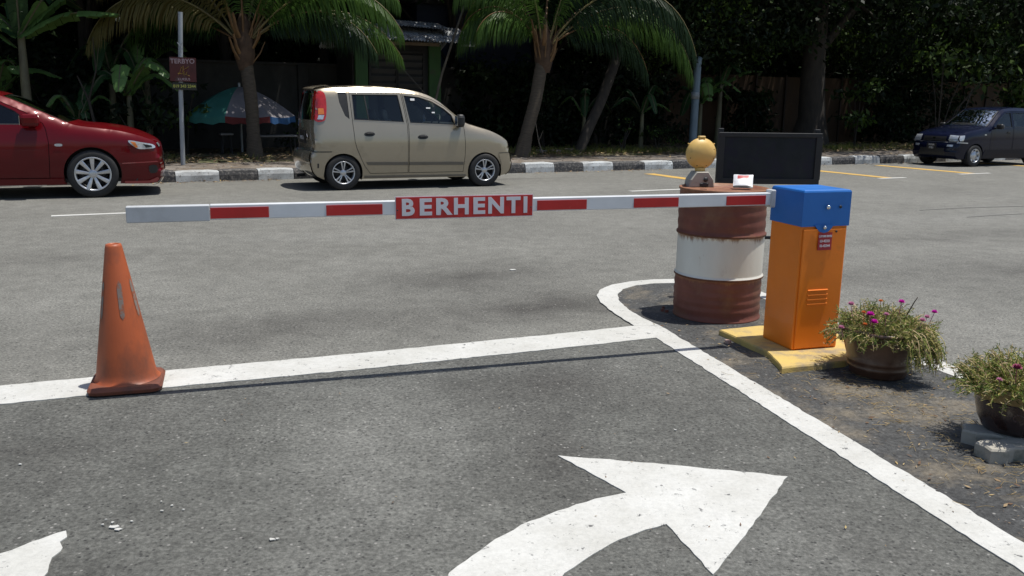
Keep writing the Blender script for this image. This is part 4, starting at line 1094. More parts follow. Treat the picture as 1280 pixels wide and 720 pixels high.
# ------------------------------------------------------------------ flower pots and pavers
M_pot1 = pmat('brown_glazed_pot', (.10, .050, .030), (.07, .034, .022), 6, .35, 0, .3, .08, 20, c3=(.16, .10, .07), s3=7, p3=(.5, .7))
M_pot2 = pmat('dark_maroon_glazed_pot', (.035, .018, .016), (.022, .013, .012), 6, .22, 0, .6, .05, 20)
M_pot2r = pmat('ochre_pot_rim', (.30, .22, .09), (.20, .14, .06), 9, .5)
M_dirt = pmat('pot_soil', (.06, .042, .028), (.035, .025, .018), 30, .95, 0, 0, .5, 60)
ML = [leafmat('moss_rose_green', (.17, .235, .05), (.25, .31, .08), .25, .5), leafmat('moss_rose_yellow', (.50, .44, .16), (.40, .36, .12), .25, .5), leafmat('moss_rose_dry', (.58, .47, .28), (.42, .30, .16), .15, .7), leafmat('moss_rose_dark', (.07, .11, .025), (.05, .08, .02), .2, .5)]
M_mag = leafmat('magenta_petal', (.62, .02, .42), (.50, .015, .36), .3, .5); M_pink = leafmat('pale_pink_petal', (.62, .28, .42), (.5, .18, .32), .3, .5); M_orp = leafmat('orange_petal', (.70, .22, .06), (.6, .15, .05), .3, .5)
def rv2(rnd): return Vector((rnd.gauss(0, 1), rnd.gauss(0, 1), rnd.gauss(0, 1)))
def planter(root, r, zb, h, spread, seed, n, pos_flowers, droop, off=(0, 0)):
    rnd = random.Random(seed); mb = MB()
    for i in range(n):
        a = rnd.uniform(0, 2 * pi); q = sqrt(rnd.random()) * r * .95
        p = Vector((cos(a) * q, sin(a) * q, zb)); out = Vector((cos(a + rnd.uniform(-.5, .5)), sin(a + rnd.uniform(-.5, .5)), 0)) * (q / r)
        l = rnd.uniform(.5, 1.) * h * (1.15 - .35 * q / r)
        d = (out * spread * rnd.uniform(.4, 1.2) + Vector((rnd.gauss(0, .25), rnd.gauss(0, .25), 1))).normalized()
        k = 7; path = [p]; dr = droop * rnd.uniform(.3, 1.6) * (q / r) + .06
        for s_ in range(k):
            d = (d + Vector((rnd.gauss(0, .12), rnd.gauss(0, .12), -dr + rnd.gauss(0, .10)))).normalized()
            path.append(path[-1] + d * l / k * 1.25)
        if path[-1].z < .02: path = [q_ for q_ in path if q_.z > .02]
        if len(path) < 3: continue
        mi = rnd.choice((0, 1, 1, 2, 2, 3)); mb.tube(path, [.0022] * (len(path) - 1) + [.001], 3, rnd.choice((1, 2, 2, 0)), False)
        for s_ in range(1, len(path)):
            for e in range(5):
                dd = Vector((rnd.gauss(0, 1), rnd.gauss(0, 1), rnd.gauss(.3, .8))).normalized()
                mb.leaf(path[s_] + (path[s_ - 1] - path[s_]) * rnd.random(), dd, Vector((rnd.gauss(0, 1), rnd.gauss(0, 1), .3)), rnd.uniform(.012, .026), .0042, rnd.choice((mi, mi, 0, 0, 1, 3)))
    fo = mb.build('foliage', ML, root)
    for (x, y, z, s_, mm) in pos_flowers:
        fb = MB()
        for k in range(3):
            for j in range(7):
                a = 2 * pi * j / 7 + k * .4; dd = Vector((cos(a), sin(a), .35 + k * .6))
                fb.leaf(Vector((x, y, z)), dd, Vector((0, 0, 1)), s_ * 1.25, s_ * 1.1)
        fb.tube([(x, y, z), (x * .92, y * .92, z - .06)], .0018, 3, 0, False)
        fb.build('flower', mm, root)
    return fo
p1 = empty('flower_pot', (1.955, 4.50, .006)); tag(p1, 'ringed brown pot overflowing with straggly moss rose and magenta flowers beside the cabinet', 'flower pot')
mb = MB(); mb.lathe([(.0, 0), (.135, 0), (.142, .012), (.146, .03), (.158, .042), (.160, .056), (.156, .062), (.166, .078), (.169, .092), (.165, .10), (.186, .17), (.198, .235), (.208, .242), (.208, .256), (.194, .258), (.185, .22), (.0, .215)], 40, mi=0)
mb.build('pot', M_pot1, p1)
mb = MB(); mb.lathe([(0, .222), (.186, .219)], 30); mb.build('potting_soil', M_dirt, p1)
planter(p1, .20, .215, .15, 1.15, 4, 620, [(-.20, -.06, .385, .018, M_pink), (-.12, -.12, .345, .021, M_mag), (-.105, -.14, .31, .021, M_mag), (.06, -.06, .40, .018, M_mag), (.275, .02, .33, .017, M_mag), (.215, -.03, .315, .016, M_pink), (-.255, -.10, .27, .016, M_pink), (-.16, -.13, .36, .012, M_orp), (-.15, -.14, .30, .012, M_orp), (.13, -.16, .33, .016, M_pink), (-.06, -.17, .36, .014, M_pink), (.17, -.14, .27, .014, M_pink), (.02, .1, .37, .012, M_orp)], .22)
rnd = random.Random(31); mb = MB()   # matted stems hanging over the rim on the near right side
for i in range(150):
    a = R(rnd.uniform(-82, -38)); p = Vector((cos(a) * .185, sin(a) * .185, .235 + rnd.uniform(-.01, .04))); d = Vector((cos(a) * .6, sin(a) * .6, .5)); path = [p]
    L_ = rnd.uniform(.10, .24)
    for s_ in range(8):
        d = (d + Vector((rnd.gauss(0, .16), rnd.gauss(0, .16), -.42 + rnd.gauss(0, .12)))).normalized()
        q = path[-1] + d * L_ / 8
        rr = hypot(q.x, q.y)
        if rr < .20: q.x *= .20 / rr; q.y *= .20 / rr
        if q.z < .02: break
        path.append(q)
    if len(path) < 3: continue
    mi = rnd.choice((0, 0, 1, 2, 3, 3)); mb.tube(path, [.0022] * (len(path) - 1) + [.001], 3, rnd.choice((1, 2, 2, 0)), False)
    for s_ in range(1, len(path)):
        for e in range(4): mb.leaf(path[s_] + (path[s_ - 1] - path[s_]) * rnd.random(), rv2(rnd), Vector((rnd.gauss(0, 1), rnd.gauss(0, 1), .3)), rnd.uniform(.012, .024), .0042, rnd.choice((mi, mi, 0, 1, 3)))
mb.build('trailing_foliage', ML, p1)
m = MB(); m.tube([(.10, -.02, .30), (.14, -.03, .40), (.155, -.03, .425)], [.0035, .003, .002], 5); m.build('dry_twig', M_dirt, p1)
p2 = empty('flower_pot', (2.135, 3.545, .066)); tag(p2, 'dark maroon glazed pot with ochre rim raised on paving blocks at the right edge', 'flower pot')
mb = MB(); pr_ = [(.0, 0), (.110, 0), (.118, .008), (.140, .05), (.152, .10), (.158, .135), (.160, .145), (.168, .150), (.172, .19), (.176, .20), (.168, .205), (.158, .17), (.0, .165)]
mb.lathe(pr_, 40, mi=[0] * 6 + [1] * 6)
mb.build('pot', [M_pot2, M_pot2r], p2)
m = MB()
for k in range(3):   # raised scroll ornament
    a0 = R(-115 + k * 75)
    pts = []
    for i in range(22):
        t = i / 21 * 4.6; rr_ = .030 - .005 * t; a = a0 + cos(t) * rr_ / .155; z = .085 + sin(t) * rr_; rad = .1455 + (z - .07) * .18
        pts.append((rad * cos(a), rad * sin(a), z))
    m.tube(pts, .0022, 4)
m.build('pot_ornament', pmat('pot_ornament_glaze', (.09, .045, .04), None, 5, .3, 0, .5), p2)
mb = MB(); mb.lathe([(0, .172), (.158, .169)], 30); mb.build('potting_soil', M_dirt, p2)
planter(p2, .165, .165, .155, 1.1, 8, 560, [(-.115, -.17, .315, .020, pmat('dried_dark_pink_petal', (.30, .05, .12), None, 9, .6)), (-.045, -.20, .275, .021, M_pink), (-.02, -.215, .25, .018, M_pink), (.025, -.22, .235, .023, M_mag), (.06, 0, .33, .016, M_pink), (.15, .02, .3, .018, M_mag), (-.15, -.12, .25, .012, M_pink)], .12)
M_pvr = pmat('grey_paver_concrete', (.40, .375, .32), (.33, .31, .26), 12, .85, 0, 0, .25, 60, c3=(.12, .13, .10), s3=9, p3=(.5, .7))
def paver(loc, rz, label):
    m = MB(); P = [(-.112, -.045), (-.056, -.062), (0, -.045), (.056, -.062), (.112, -.045), (.104, 0), (.112, .045), (.056, .062), (0, .045), (-.056, .062), (-.112, .045), (-.104, 0)]
    n = 12; V = [(x, y, 0) for x, y in P] + [(x, y, .052) for x, y in P] + [(x * .94, y * .91, .060) for x, y in P]
    m.add(V, [(k * n + i, k * n + (i + 1) % n, (k + 1) * n + (i + 1) % n, (k + 1) * n + i) for k in range(2) for i in range(n)]); m.add(V[24:], [tuple(range(12))])
    o = m.build('paving_block', M_pvr, None, loc, rz); tag(o, label, 'paving block', 'paving blocks under the maroon pot'); return o
paver((2.035, 3.515, .006), R(-28), 'grey zigzag paving block at the left rear of the maroon pot')
paver((2.02, 3.372, .006), R(12), 'grey zigzag paving block in front under the maroon pot')
paver((2.235, 3.62, .006), R(70), 'grey zigzag paving block at the right rear, mostly hidden under the maroon pot')
# small rock and rag by the drum
mb = MB(); rnd = random.Random(2)
for (x, y, s_) in [(1.03, 5.86, .016), (1.055, 5.83, .012), (1.05, 5.93, .010)]:
    chip(mb, x, y, s_, .006, .018)
tag(mb.build('asphalt_lump', M_drumb), 'small brown lumps lying left of the oil drum', 'rubble', kind='stuff')
m = MB(); chip(m, .0, 7.3, .03, .002, .006); o = m.build('paper_scrap', M_white); tag(o, 'small white paper scrap lying on the open road behind the stop line', 'paper scrap')
m = MB(); chip(m, 1.29, 5.06, .02, .006, .02); o = m.build('pink_stone', pmat('pinkish_stone', (.5, .33, .27), None, 20, .8)); tag(o, 'small pinkish pebble left of the yellow plinth', 'pebble')
# ------------------------------------------------------------------ walls, hut, posts, parasol
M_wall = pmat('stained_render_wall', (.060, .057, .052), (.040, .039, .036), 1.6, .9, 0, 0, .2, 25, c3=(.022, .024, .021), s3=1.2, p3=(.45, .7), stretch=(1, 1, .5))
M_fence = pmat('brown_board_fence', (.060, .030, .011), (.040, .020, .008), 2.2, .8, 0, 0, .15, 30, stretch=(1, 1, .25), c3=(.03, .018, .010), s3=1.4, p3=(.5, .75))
M_fpost = pmat('dark_fence_post', (.035, .022, .016), None, 5, .8)
wl = empty('boundary_wall', K(0, 6.2, .17), KT); tag(wl, 'stained grey rendered boundary wall behind the palms and the parasol', 'wall')
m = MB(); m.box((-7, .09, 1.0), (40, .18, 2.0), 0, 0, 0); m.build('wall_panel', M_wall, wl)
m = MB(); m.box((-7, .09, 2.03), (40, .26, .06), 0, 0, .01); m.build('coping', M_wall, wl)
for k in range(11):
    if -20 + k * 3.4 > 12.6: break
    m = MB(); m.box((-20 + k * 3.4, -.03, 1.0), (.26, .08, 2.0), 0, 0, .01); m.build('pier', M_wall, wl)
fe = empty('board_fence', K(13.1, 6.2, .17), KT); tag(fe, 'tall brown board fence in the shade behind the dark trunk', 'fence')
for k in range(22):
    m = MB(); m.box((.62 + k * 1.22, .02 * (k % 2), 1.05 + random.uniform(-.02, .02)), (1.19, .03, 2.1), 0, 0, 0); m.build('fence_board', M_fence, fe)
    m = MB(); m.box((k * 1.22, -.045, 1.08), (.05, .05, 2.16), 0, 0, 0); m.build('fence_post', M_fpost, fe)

# hut behind the hatchback
M_hgreen = pmat('hut_green_paint', (.035, .10, .022), (.025, .075, .018), 3, .7, c3=(.05, .06, .03), s3=4, p3=(.55, .7))
M_hdark = pmat('hut_dark_boards', (.030, .028, .025), (.02, .019, .018), 3, .85, stretch=(1, 1, .3))
M_zinc = pmat('weathered_zinc', (.62, .64, .65), (.48, .49, .49), 3, .45, .2, 0, .1, 30, c3=(.12, .09, .07), s3=5, p3=(.5, .65))
hu = empty('wooden_kiosk', K(0, 4.7, .17), KT); tag(hu, 'small green and dark wooden kiosk with a corrugated zinc roof behind the hatchback', 'kiosk')
m = MB(); m.box((5.65, .70, 1.25), (2.1, 1.30, 2.5), 0, 0, 0); m.build('kiosk_wall', M_hdark, hu)
for x in (4.80, 6.62): m = MB(); m.box((x, .0, 1.27), (.30, .10, 2.5), 0, 0, .006); m.build('green_post', M_hgreen, hu)
for x in (5.34, 6.02):
    fr = MB(); 
    for dx in (-.33, .33): fr.box((x + dx, .02, 1.80), (.05, .06, 1.1), 0, 0, 0)
    for dz in (1.27, 2.33): fr.box((x, .02, dz), (.66, .06, .05), 0, 0, 0)
    wf = fr.build('window', M_hdark, hu)
    for k in range(6): s_ = MB(); s_.box((x, .02, 1.38 + k * .165), (.60, .012, .12), 0, 0, 0, rx=.6); s_.build('louvre', pmat('louvre_grey%d' % k, (.06, .06, .06), None, 4, .5) if k == 0 and x < 5.5 else bpy.data.materials['louvre_grey0'], wf)
M_ply = pmat('fascia_board', (.20, .15, .10), (.12, .09, .06), 5, .8)
m = MB(); m.box((5.75, -.30, 2.50), (1.75, .03, .07), 0, 0, 0); m.build('fascia', M_ply, hu)
def corrugated(name, x0, x1, y0, y1, z0, z1, par, amp=.018, pitch=.076, lean=0.):
    m = MB(); n = int((x1 - x0) / pitch * 6); V = []
    ys = [y0, y0 + .02, (y0 + y1) / 2, y1]; zs = [z0, z0 + (z1 - z0) * .02 / abs(y1 - y0), (z0 + z1) / 2, z1]
    for i in range(n + 1):
        x = x0 + (x1 - x0) * i / n; w_ = amp * sin(2 * pi * x / pitch)
        for y, z in zip(ys, zs): V.append((x, y, z + w_ + lean * (x - x0)))
    m.add(V, [(4 * i + j, 4 * (i + 1) + j, 4 * (i + 1) + j + 1, 4 * i + j + 1) for i in range(n) for j in range(3)], 0, True)
    return m.build(name, M_zinc, par)
corrugated('zinc_sheet', 4.35, 7.55, -.62, .75, 2.58, 3.02, hu, lean=-.012)
corrugated('zinc_sheet', 4.35, 7.55, 2.0, .75, 2.45, 3.0, hu, lean=-.012)
corrugated('zinc_sheet', 5.6, 7.0, -.15, .80, 2.92, 3.12, hu, lean=-.03)
m = MB(); m.box((7.22, -.60, 2.50), (.35, .10, .05), 0, 0, 0); m.build('gutter_stub', M_zinc, hu)

# dark shed further back on the left of the palm
M_navy = pmat('navy_shed_cladding', (.022, .030, .060), (.016, .022, .045), 1.3, .7)
sh = empty('garden_shed', K(9.3, 7.4, .17), KT); tag(sh, 'dark navy shed standing behind the wall between the kiosk and the leaning palm', 'shed')
m = MB(); m.box((0, 1.2, 1.9), (4.2, 2.4, 3.8), 0, 0, 0); m.build('shed_wall', M_navy, sh)
m = MB(); m.box((0, 1.2, 3.85), (4.6, 2.9, .10), 0, 0, .01, rx=.05); m.build('shed_roof', M_hdark, sh)

# signpost with poster
M_galv = pmat('grey_painted_pole', (.40, .43, .45), (.32, .35, .37), 4, .5, .2, c3=(.2, .2, .2), s3=3, p3=(.55, .75))
spx, spy = -6.02, 16.12
sp = empty('sign_post', (spx, spy, .17), R(4)); tag(sp, 'thin grey pole with a dark red poster and phone number tied on', 'sign post')
m = MB(); m.tube([(0, 0, 0), (.04, 0, 1.3), (.12, 0, 2.68)], .040, 14); m.build('pole', M_galv, sp)
m = MB(); m.box((.12, -.055, 1.695), (.46, .008, .42), 0, 0, 0, ry=.03)
po = m.build('poster', pmat('poster_dark_red', (.10, .018, .015), (.07, .015, .012), 6, .6, c3=(.09, .05, .04), s3=8, p3=(.5, .65)), sp)
M_pw = pmat('poster_faded_white', (.46, .34, .34), None, 8, .6); M_py = pmat('poster_yellow_ink', (.50, .33, .05), None, 9, .6); M_pg = pmat('plate_yellow_green', (.50, .50, .10), None, 9, .6)
text('poster_lettering', 'TERBYO', .115, M_pw, po, (.12, -.061, 1.835), (R(90), 0, 0), .0005, .002)
text('poster_lettering', 'KURSUS', .060, M_pw, po, (.13, -.061, 1.525), (R(90), 0, 0), .0005, .001)
m = MB()   # yellow brush emblem
for a in ([(-.13, 1.60), (-.10, 1.66), (-.07, 1.74)], [(-.14, 1.63), (-.06, 1.62), (-.02, 1.66)], [(-.04, 1.76), (-.05, 1.66), (-.03, 1.58)], [(-.03, 1.62), (.03, 1.60), (.06, 1.585)], [(-.02, 1.70), (.05, 1.745)], [(.0, 1.60), (.02, 1.66)]):
    m.tube([(x + .17, -.0615, z) for x, z in a], .010, 6, flat=.3)
m.build('poster_emblem', M_py, po)
m = MB(); m.box((.13, -.055, 1.405), (.42, .008, .125), 0, 0, 0, ry=.03); pn = m.build('phone_plate', pmat('phone_plate_black', (.03, .03, .02), None, 5, .6), sp)
text('phone_lettering', '019 343 2344', .072, M_pg, pn, (.13, -.061, 1.405), (R(90), 0, 0), .0005, .0022, sx=.98)
m = MB()
for s_ in (-1, 1): m.tube([(.09 + s_ * .045, -.04, 2.16), (.10 - s_ * .035, -.045, 2.05), (.09 + s_ * .035, -.045, 1.98), (.09, -.05, 1.90)], .006, 5)
m.build('tie_wire', M_galv, sp)

# grey post right of the middle
lp = empty('steel_post', K(12.93, 2.72, .18), KT); tag(lp, 'short bluish grey steel post on the verge behind the yellow beacon', 'post')
M_lamp = pmat('blue_grey_pole_paint', (.16, .22, .27), (.12, .17, .21), 3, .5, .2)
m = MB(); m.tube([(0, 0, 0), (.01, 0, 1.2), (.03, 0, 2.30)], [.105, .098, .092], 16); m.lathe([(.10, 2.28), (.102, 2.34), (.05, 2.38), (0, 2.385)], 16, (.03, 0, 0)); m.build('pole', M_lamp, lp)
m = MB(); m.lathe([(.107, 1.33), (.109, 1.33), (.109, 1.50), (.107, 1.50)], 18); m.build('pole_label', pmat('pole_label_pale', (.30, .33, .34), (.2, .22, .23), 14, .6), lp)
m = MB(); m.lathe([(.18, 0), (.18, .02), (.11, .03)], 18); m.build('base_flange', M_lamp, lp)

# parasol, table, stools
pc = K(1.95, 4.2, .2)
pa = empty('parasol', pc, KT + R(20)); tag(pa, 'faded green, white, red and blue garden parasol behind the palm trunk', 'parasol')
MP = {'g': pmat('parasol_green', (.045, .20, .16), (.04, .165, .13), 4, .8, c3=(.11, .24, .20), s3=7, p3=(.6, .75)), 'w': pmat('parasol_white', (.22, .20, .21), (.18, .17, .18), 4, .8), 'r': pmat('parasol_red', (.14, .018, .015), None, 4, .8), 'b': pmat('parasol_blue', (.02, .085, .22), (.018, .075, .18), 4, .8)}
def canopy_panel(k, col, col2):
    m = MB(); V = []; nr, na = 8, 6; a0 = 2 * pi * k / 8; a1 = 2 * pi * (k + 1) / 8
    for i in range(nr + 1):
        t = i / nr
        for j in range(na + 1):
            s_ = j / na; p0 = Vector((cos(a0), sin(a0))); p1 = Vector((cos(a1), sin(a1))); p = (p0 * (1 - s_) + p1 * s_) * 1.16 * t
            sag = .035 * t * (1 - (2 * s_ - 1) ** 2)
            V.append((p.x, p.y, 1.42 - .60 * t ** 1.55 - .0 * t - sag))
    m.add(V, [(i * (na + 1) + j, (i + 1) * (na + 1) + j, (i + 1) * (na + 1) + j + 1, i * (na + 1) + j + 1) for i in range(nr) for j in range(na)], 0, True)
    V2 = []
    for j in range(na + 1):
        x, y, z = V[nr * (na + 1) + j]; V2 += [(x, y, z), (x * 1.01, y * 1.01, z - .13 - .02 * sin(j * 2.1))]
    m.add(V2, [(2 * j, 2 * j + 1, 2 * j + 3, 2 * j + 2) for j in range(na)], 1, True)
    m.build('canopy_panel', [MP[col], MP[col2]], pa)
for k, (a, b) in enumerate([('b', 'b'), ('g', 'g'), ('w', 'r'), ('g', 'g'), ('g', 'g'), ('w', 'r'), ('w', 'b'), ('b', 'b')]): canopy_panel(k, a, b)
m = MB(); m.tube([(0, 0, -.02), (0, 0, 1.50)], .024, 10); m.build('parasol_pole', M_galv, pa)
m = MB()
for k in range(8): a = 2 * pi * k / 8; m.tube([(0, 0, 1.39)] + [(cos(a) * 1.14 * t, sin(a) * 1.14 * t, 1.40 - .60 * t ** 1.55) for t in (.3, .6, .8, 1.)], .006, 4)
m.build('rib_frame', M_galv, pa)
M_tab = pmat('grey_table_laminate', (.22, .21, .20), (.17, .16, .15), 5, .6)
def table(name, label, cat, loc, r, h, rnd_=True, top=(.5, .5)):
    t = empty(name, loc, KT); tag(t, label, cat)
    m = MB(); m.box((0, 0, h - .02), (top[0], top[1], .04), 0, 0, .012); m.build('top' if cat != 'stool' else 'seat', M_tab, t)
    for sx in (-1, 1):
        for sy in (-1, 1): m = MB(); m.tube([(sx * (top[0] / 2 - .06), sy * (top[1] / 2 - .06), h - .04), (sx * (top[0] / 2 - .03), sy * (top[1] / 2 - .03), 0)], .018, 8); m.build('leg', M_hdark, t)
table('garden_table', 'low grey topped table right of the palm trunk under the parasol', 'table', K(2.55, 3.8, .2), .5, .42, top=(.9, .55))
table('garden_stool', 'small grey stool left of the palm trunk under the parasol', 'stool', K(1.55, 3.7, .2), .2, .46, top=(.26, .26))

# ------------------------------------------------------------------ vegetation
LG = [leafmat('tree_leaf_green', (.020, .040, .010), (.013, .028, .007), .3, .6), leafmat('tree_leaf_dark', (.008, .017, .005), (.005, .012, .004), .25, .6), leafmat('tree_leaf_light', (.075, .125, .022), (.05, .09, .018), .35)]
M_bark = pmat('dark_bark', (.050, .040, .030), (.030, .025, .020), 9, .9, 0, 0, .6, 30, stretch=(1, 1, .3))
M_palmbark = pmat('palm_bark_ringed', (.11, .088, .062), (.065, .052, .038), 8, .9, 0, 0, .6, 24, stretch=(1, 1, 6))
def rv(rnd): 
    return Vector((rnd.gauss(0, 1), rnd.gauss(0, 1), rnd.gauss(0, 1)))
def crown_leaves(mb, rnd, clumps, per, size, spread, mis=(0, 0, 1, 1, 1, 2)):
    for c in clumps:
        cm = rnd.choice(mis)
        for i in range(per):
            p = Vector(c) + Vector((rnd.gauss(0, spread), rnd.gauss(0, spread), rnd.gauss(0, spread * .6)))
            d = rv(rnd); d.z -= .5; l = size * rnd.uniform(.6, 1.3)
            mb.leaf(p, d, rv(rnd), l, l * .45, cm if rnd.random() < .75 else rnd.choice(mis))
def tree(name, label, u, v, h, tr, cz, cr, czr, ncl, per, size, seed, lean=(0, 0), mis=(0, 0, 1, 1, 1, 2), bark=None, cat='tree', group=None, cu=0, cv=0):
    rnd = random.Random(seed); t = empty(name, K(u, v, .17), KT); tag(t, label, cat, group)
    top = Vector((lean[0] * h, lean[1] * h, h))
    pth = [Vector((0, 0, -.05))] + [Vector((lean[0] * h * (k / 6) ** 1.2 + rnd.uniform(-.04, .04), lean[1] * h * (k / 6) + rnd.uniform(-.04, .04), h * k / 6)) for k in range(1, 7)]
    m = MB(); m.tube(pth, [tr * 1.5] + [tr * (1 - .5 * k / 6) for k in range(1, 7)], 12); m.build('trunk', bark or M_bark, t)
    clumps = []
    for k in range(ncl):
        d = rv(rnd).normalized() * rnd.random() ** .4
        clumps.append((top.x + cu + d.x * cr, top.y + cv + d.y * cr, cz + d.z * czr))
    m = MB()
    for k in range(7):
        c = Vector(rnd.choice(clumps)); b = pth[rnd.choice((3, 4, 5))]; mid = (b + c) / 2 + Vector((0, 0, .3))
        m.tube([b, mid, c], [tr * .35, tr * .2, tr * .06], 6)
    m.build('limbs', bark or M_bark, t)
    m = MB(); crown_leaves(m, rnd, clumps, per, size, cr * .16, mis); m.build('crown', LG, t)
    return t
# big canopy trees (their lower foliage hangs into the top of the picture and shades the verge)
big = [(8.2, 6.4, 'broad dark tree added to shade the wall by the shed and the leaning palm'), (2.2, 5.0, 'broad dark tree added to shade the palm and the parasol'), (-.9, 5.6, 'broad dark tree added for more shade above the red poster'), (-9.5, 4.6, 'broad dark tree far to the left above the saloon'), (-4.2, 5.0, 'broad dark tree above the banana plants on the left'), (1.0, 5.3, 'broad dark tree above the parasol'), (4.6, 8.2, 'broad dark tree rising behind the kiosk'), (10.8, 4.2, 'broad dark tree with low leaves right of the leaning palm'), (14.8, 4.6, 'broad dark tree hanging leaves behind the grey post'), (23.6, 4.2, 'broad dark tree behind the blue hatchback'), (28.5, 3.6, 'broad dark tree beyond the blue hatchback at the right edge')]  # opening entries, up to the red poster, are added to deepen the shade
for k, (u, v, lab) in enumerate(big):
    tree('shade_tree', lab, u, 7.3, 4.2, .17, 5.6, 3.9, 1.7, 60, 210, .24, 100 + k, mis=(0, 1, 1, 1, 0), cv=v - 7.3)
tree('climber_clad_tree', 'thick dark trunk standing before the brown board fence', 18.3, 4.1, 5.2, .44, 5.4, 4.2, 2.2, 66, 220, .22, 140, mis=(0, 1, 1, 1))
# denser low foliage on the right half, dipping to about 2.3 m
low = [(12.6, 4.0, 3.7, 2.0, 'dark leafy tree low over the fence near the grey post'), (16.4, 5.2, 3.7, 1.7, 'dark leafy tree low over the fence left of the thick trunk'), (21.0, 5.3, 3.7, 1.8, 'dark leafy tree low over the fence right of the thick trunk'), (25.2, 5.2, 3.5, 1.9, 'dark leafy tree low over the fence behind the blue hatchback'), (30.0, 5.5, 3.4, 2.0, 'dark leafy tree at the far end of the fence')]
for k, (u, v, cz, r_, lab) in enumerate(low):
    tree('young_shade_tree', lab, u, 6.9, 3.0, .09, cz - .25, r_ * 1.25, 1.05, 40, 170, .16, 160 + k, mis=(0, 1, 1, 2, 0), cv=v - 6.9)
# dense mass of dark wood far behind wall and fence
mb = MB(); rnd = random.Random(77)
for i in range(52000):
    uu = rnd.uniform(-24, 48); vv = 8.2 + abs(rnd.gauss(0, 1.0)) if not (6.5 < uu < 12 ) else 10.2 + abs(rnd.gauss(0, 1.0))
    z = rnd.uniform(.2, 6.3) if rnd.random() < .75 else rnd.uniform(4.5, 7.5)
    vv += .8 * mnoise.noise(Vector((uu * .4, z * .5, 0)))
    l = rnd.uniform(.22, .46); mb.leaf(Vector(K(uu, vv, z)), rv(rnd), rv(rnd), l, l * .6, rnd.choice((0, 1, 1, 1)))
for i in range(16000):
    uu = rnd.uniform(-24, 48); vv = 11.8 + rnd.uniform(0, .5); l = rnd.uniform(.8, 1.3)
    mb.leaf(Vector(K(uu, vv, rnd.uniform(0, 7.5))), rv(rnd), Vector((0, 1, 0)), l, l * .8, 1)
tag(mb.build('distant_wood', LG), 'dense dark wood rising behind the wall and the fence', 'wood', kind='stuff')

def frond(mb, base, az, el, L, droop, ll, rnd, mi=0, mr=1, hang=.8, step=.030, wid=.026, twist=0.):
    P = [Vector(base)]; d = Vector((cos(az) * cos(el), sin(az) * cos(el), sin(el))); n = 22
    for k in range(n):
        t = k / n; d = (d + Vector((0, 0, -droop * (0.35 + t * 1.3) / n * 2.2))).normalized(); P.append(P[-1] + d * L / n)
    mb.tube(P, [.035 * (1 - .85 * (k / n)) + .003 for k in range(n + 1)], 5, mr, False, flat=.6)
    cum = 0; k = .16 * n
    m = int(L * .84 / step)
    for i in range(m):
        t = .16 + .84 * i / m; f = t * n; a = min(int(f), n - 1); p = P[a] + (P[a + 1] - P[a]) * (f - a); tg = (P[a + 1] - P[a]).normalized()
        side = tg.cross(Vector((0, 0, 1)))
        if side.length < .1: side = Vector((-sin(az), cos(az), 0))
        side.normalize(); l = ll * (sin(pi * min(1, (t - .10) * 1.05)) ** .55 if t < .98 else .3) * rnd.uniform(.85, 1.1)
        for s_ in (-1, 1):
            dd = (side * s_ * (.85 - hang * .5) + tg * .55 + Vector((0, 0, -.12 - hang * .5)) + rv(rnd) * .06).normalized()
            q1 = p + dd * l * .4; d2 = (dd + Vector((0, 0, -hang * 1.1))).normalized(); q2 = q1 + d2 * l * .35; d3 = (d2 + Vector((0, 0, -hang * 1.4))).normalized(); q3 = q2 + d3 * l * .30
            w = tg * wid * .5; w2 = tg * wid * .42
            mb.add([p - w * .5, p + w * .5, q1 + w, q1 - w, q2 + w2, q2 - w2, q3], [(0, 1, 2, 3), (3, 2, 4, 5), (5, 4, 6)], mi)
M_fr = [leafmat('palm_frond_green', (.075, .15, .025), (.05, .105, .02), .45, .4), pmat('palm_rachis', (.20, .17, .06), (.14, .11, .05), 5, .6), leafmat('palm_frond_yellowing', (.20, .17, .05), (.13, .11, .03), .45, .5), pmat('palm_petiole_orange', (.20, .11, .04), (.13, .07, .03), 6, .6), leafmat('palm_frond_deep', (.018, .042, .012), (.012, .03, .009), .35, .45)]
def palm(name, label, u, v, pts, r0, fronds, seed, crown_r=.22):
    rnd = random.Random(seed); t = empty(name, K(u, v, .17), 0); tag(t, label, 'palm tree')
    C_ = catmull(pts, 6); m = MB(); n = len(C_)
    rad = [r0 * (1.45 - .45 * min(1, k / (n * .25))) * (1 + (.05 if k % 2 else 0)) for k in range(n)]
    m.tube(C_, rad, 14); m.build('trunk', M_palmbark, t)
    top = C_[-1]
    m = MB()
    for k in range(16):
        a = rnd.uniform(0, 2 * pi); z = rnd.uniform(-.35, .1); b = top + Vector((cos(a) * crown_r * .5, sin(a) * crown_r * .5, z)); e = b + Vector((cos(a) * rnd.uniform(.1, .35), sin(a) * rnd.uniform(.1, .35), rnd.uniform(.35, .8)))
        m.tube([b, (b + e) / 2 + Vector((cos(a) * .04, sin(a) * .04, 0)), e], [.055, .04, .025], 6, 0, True, flat=.4)
    m.build('leaf_base', M_fr[3], t)
    m = MB(); m.lathe([(r0 * 1.0, -.45), (crown_r * .95, -.15), (crown_r * .9, .15), (crown_r * .5, .5), (0, .8)], 12, tuple(top)); m.build('crownshaft', pmat('palm_fibre', (.10, .06, .035), (.06, .035, .02), 8, .9, 0, 0, .5, 30), t)
    for (az, el, L, dr, ll, mi, hang) in fronds:
        m = MB(); a = R(az); frond(m, top + Vector((cos(a) * .1, sin(a) * .1, .1)), a, R(el), L, dr, ll, rnd, mi, 3 if rnd.random() < .4 else 1, hang)
        m.build('frond', M_fr, t)
    return t
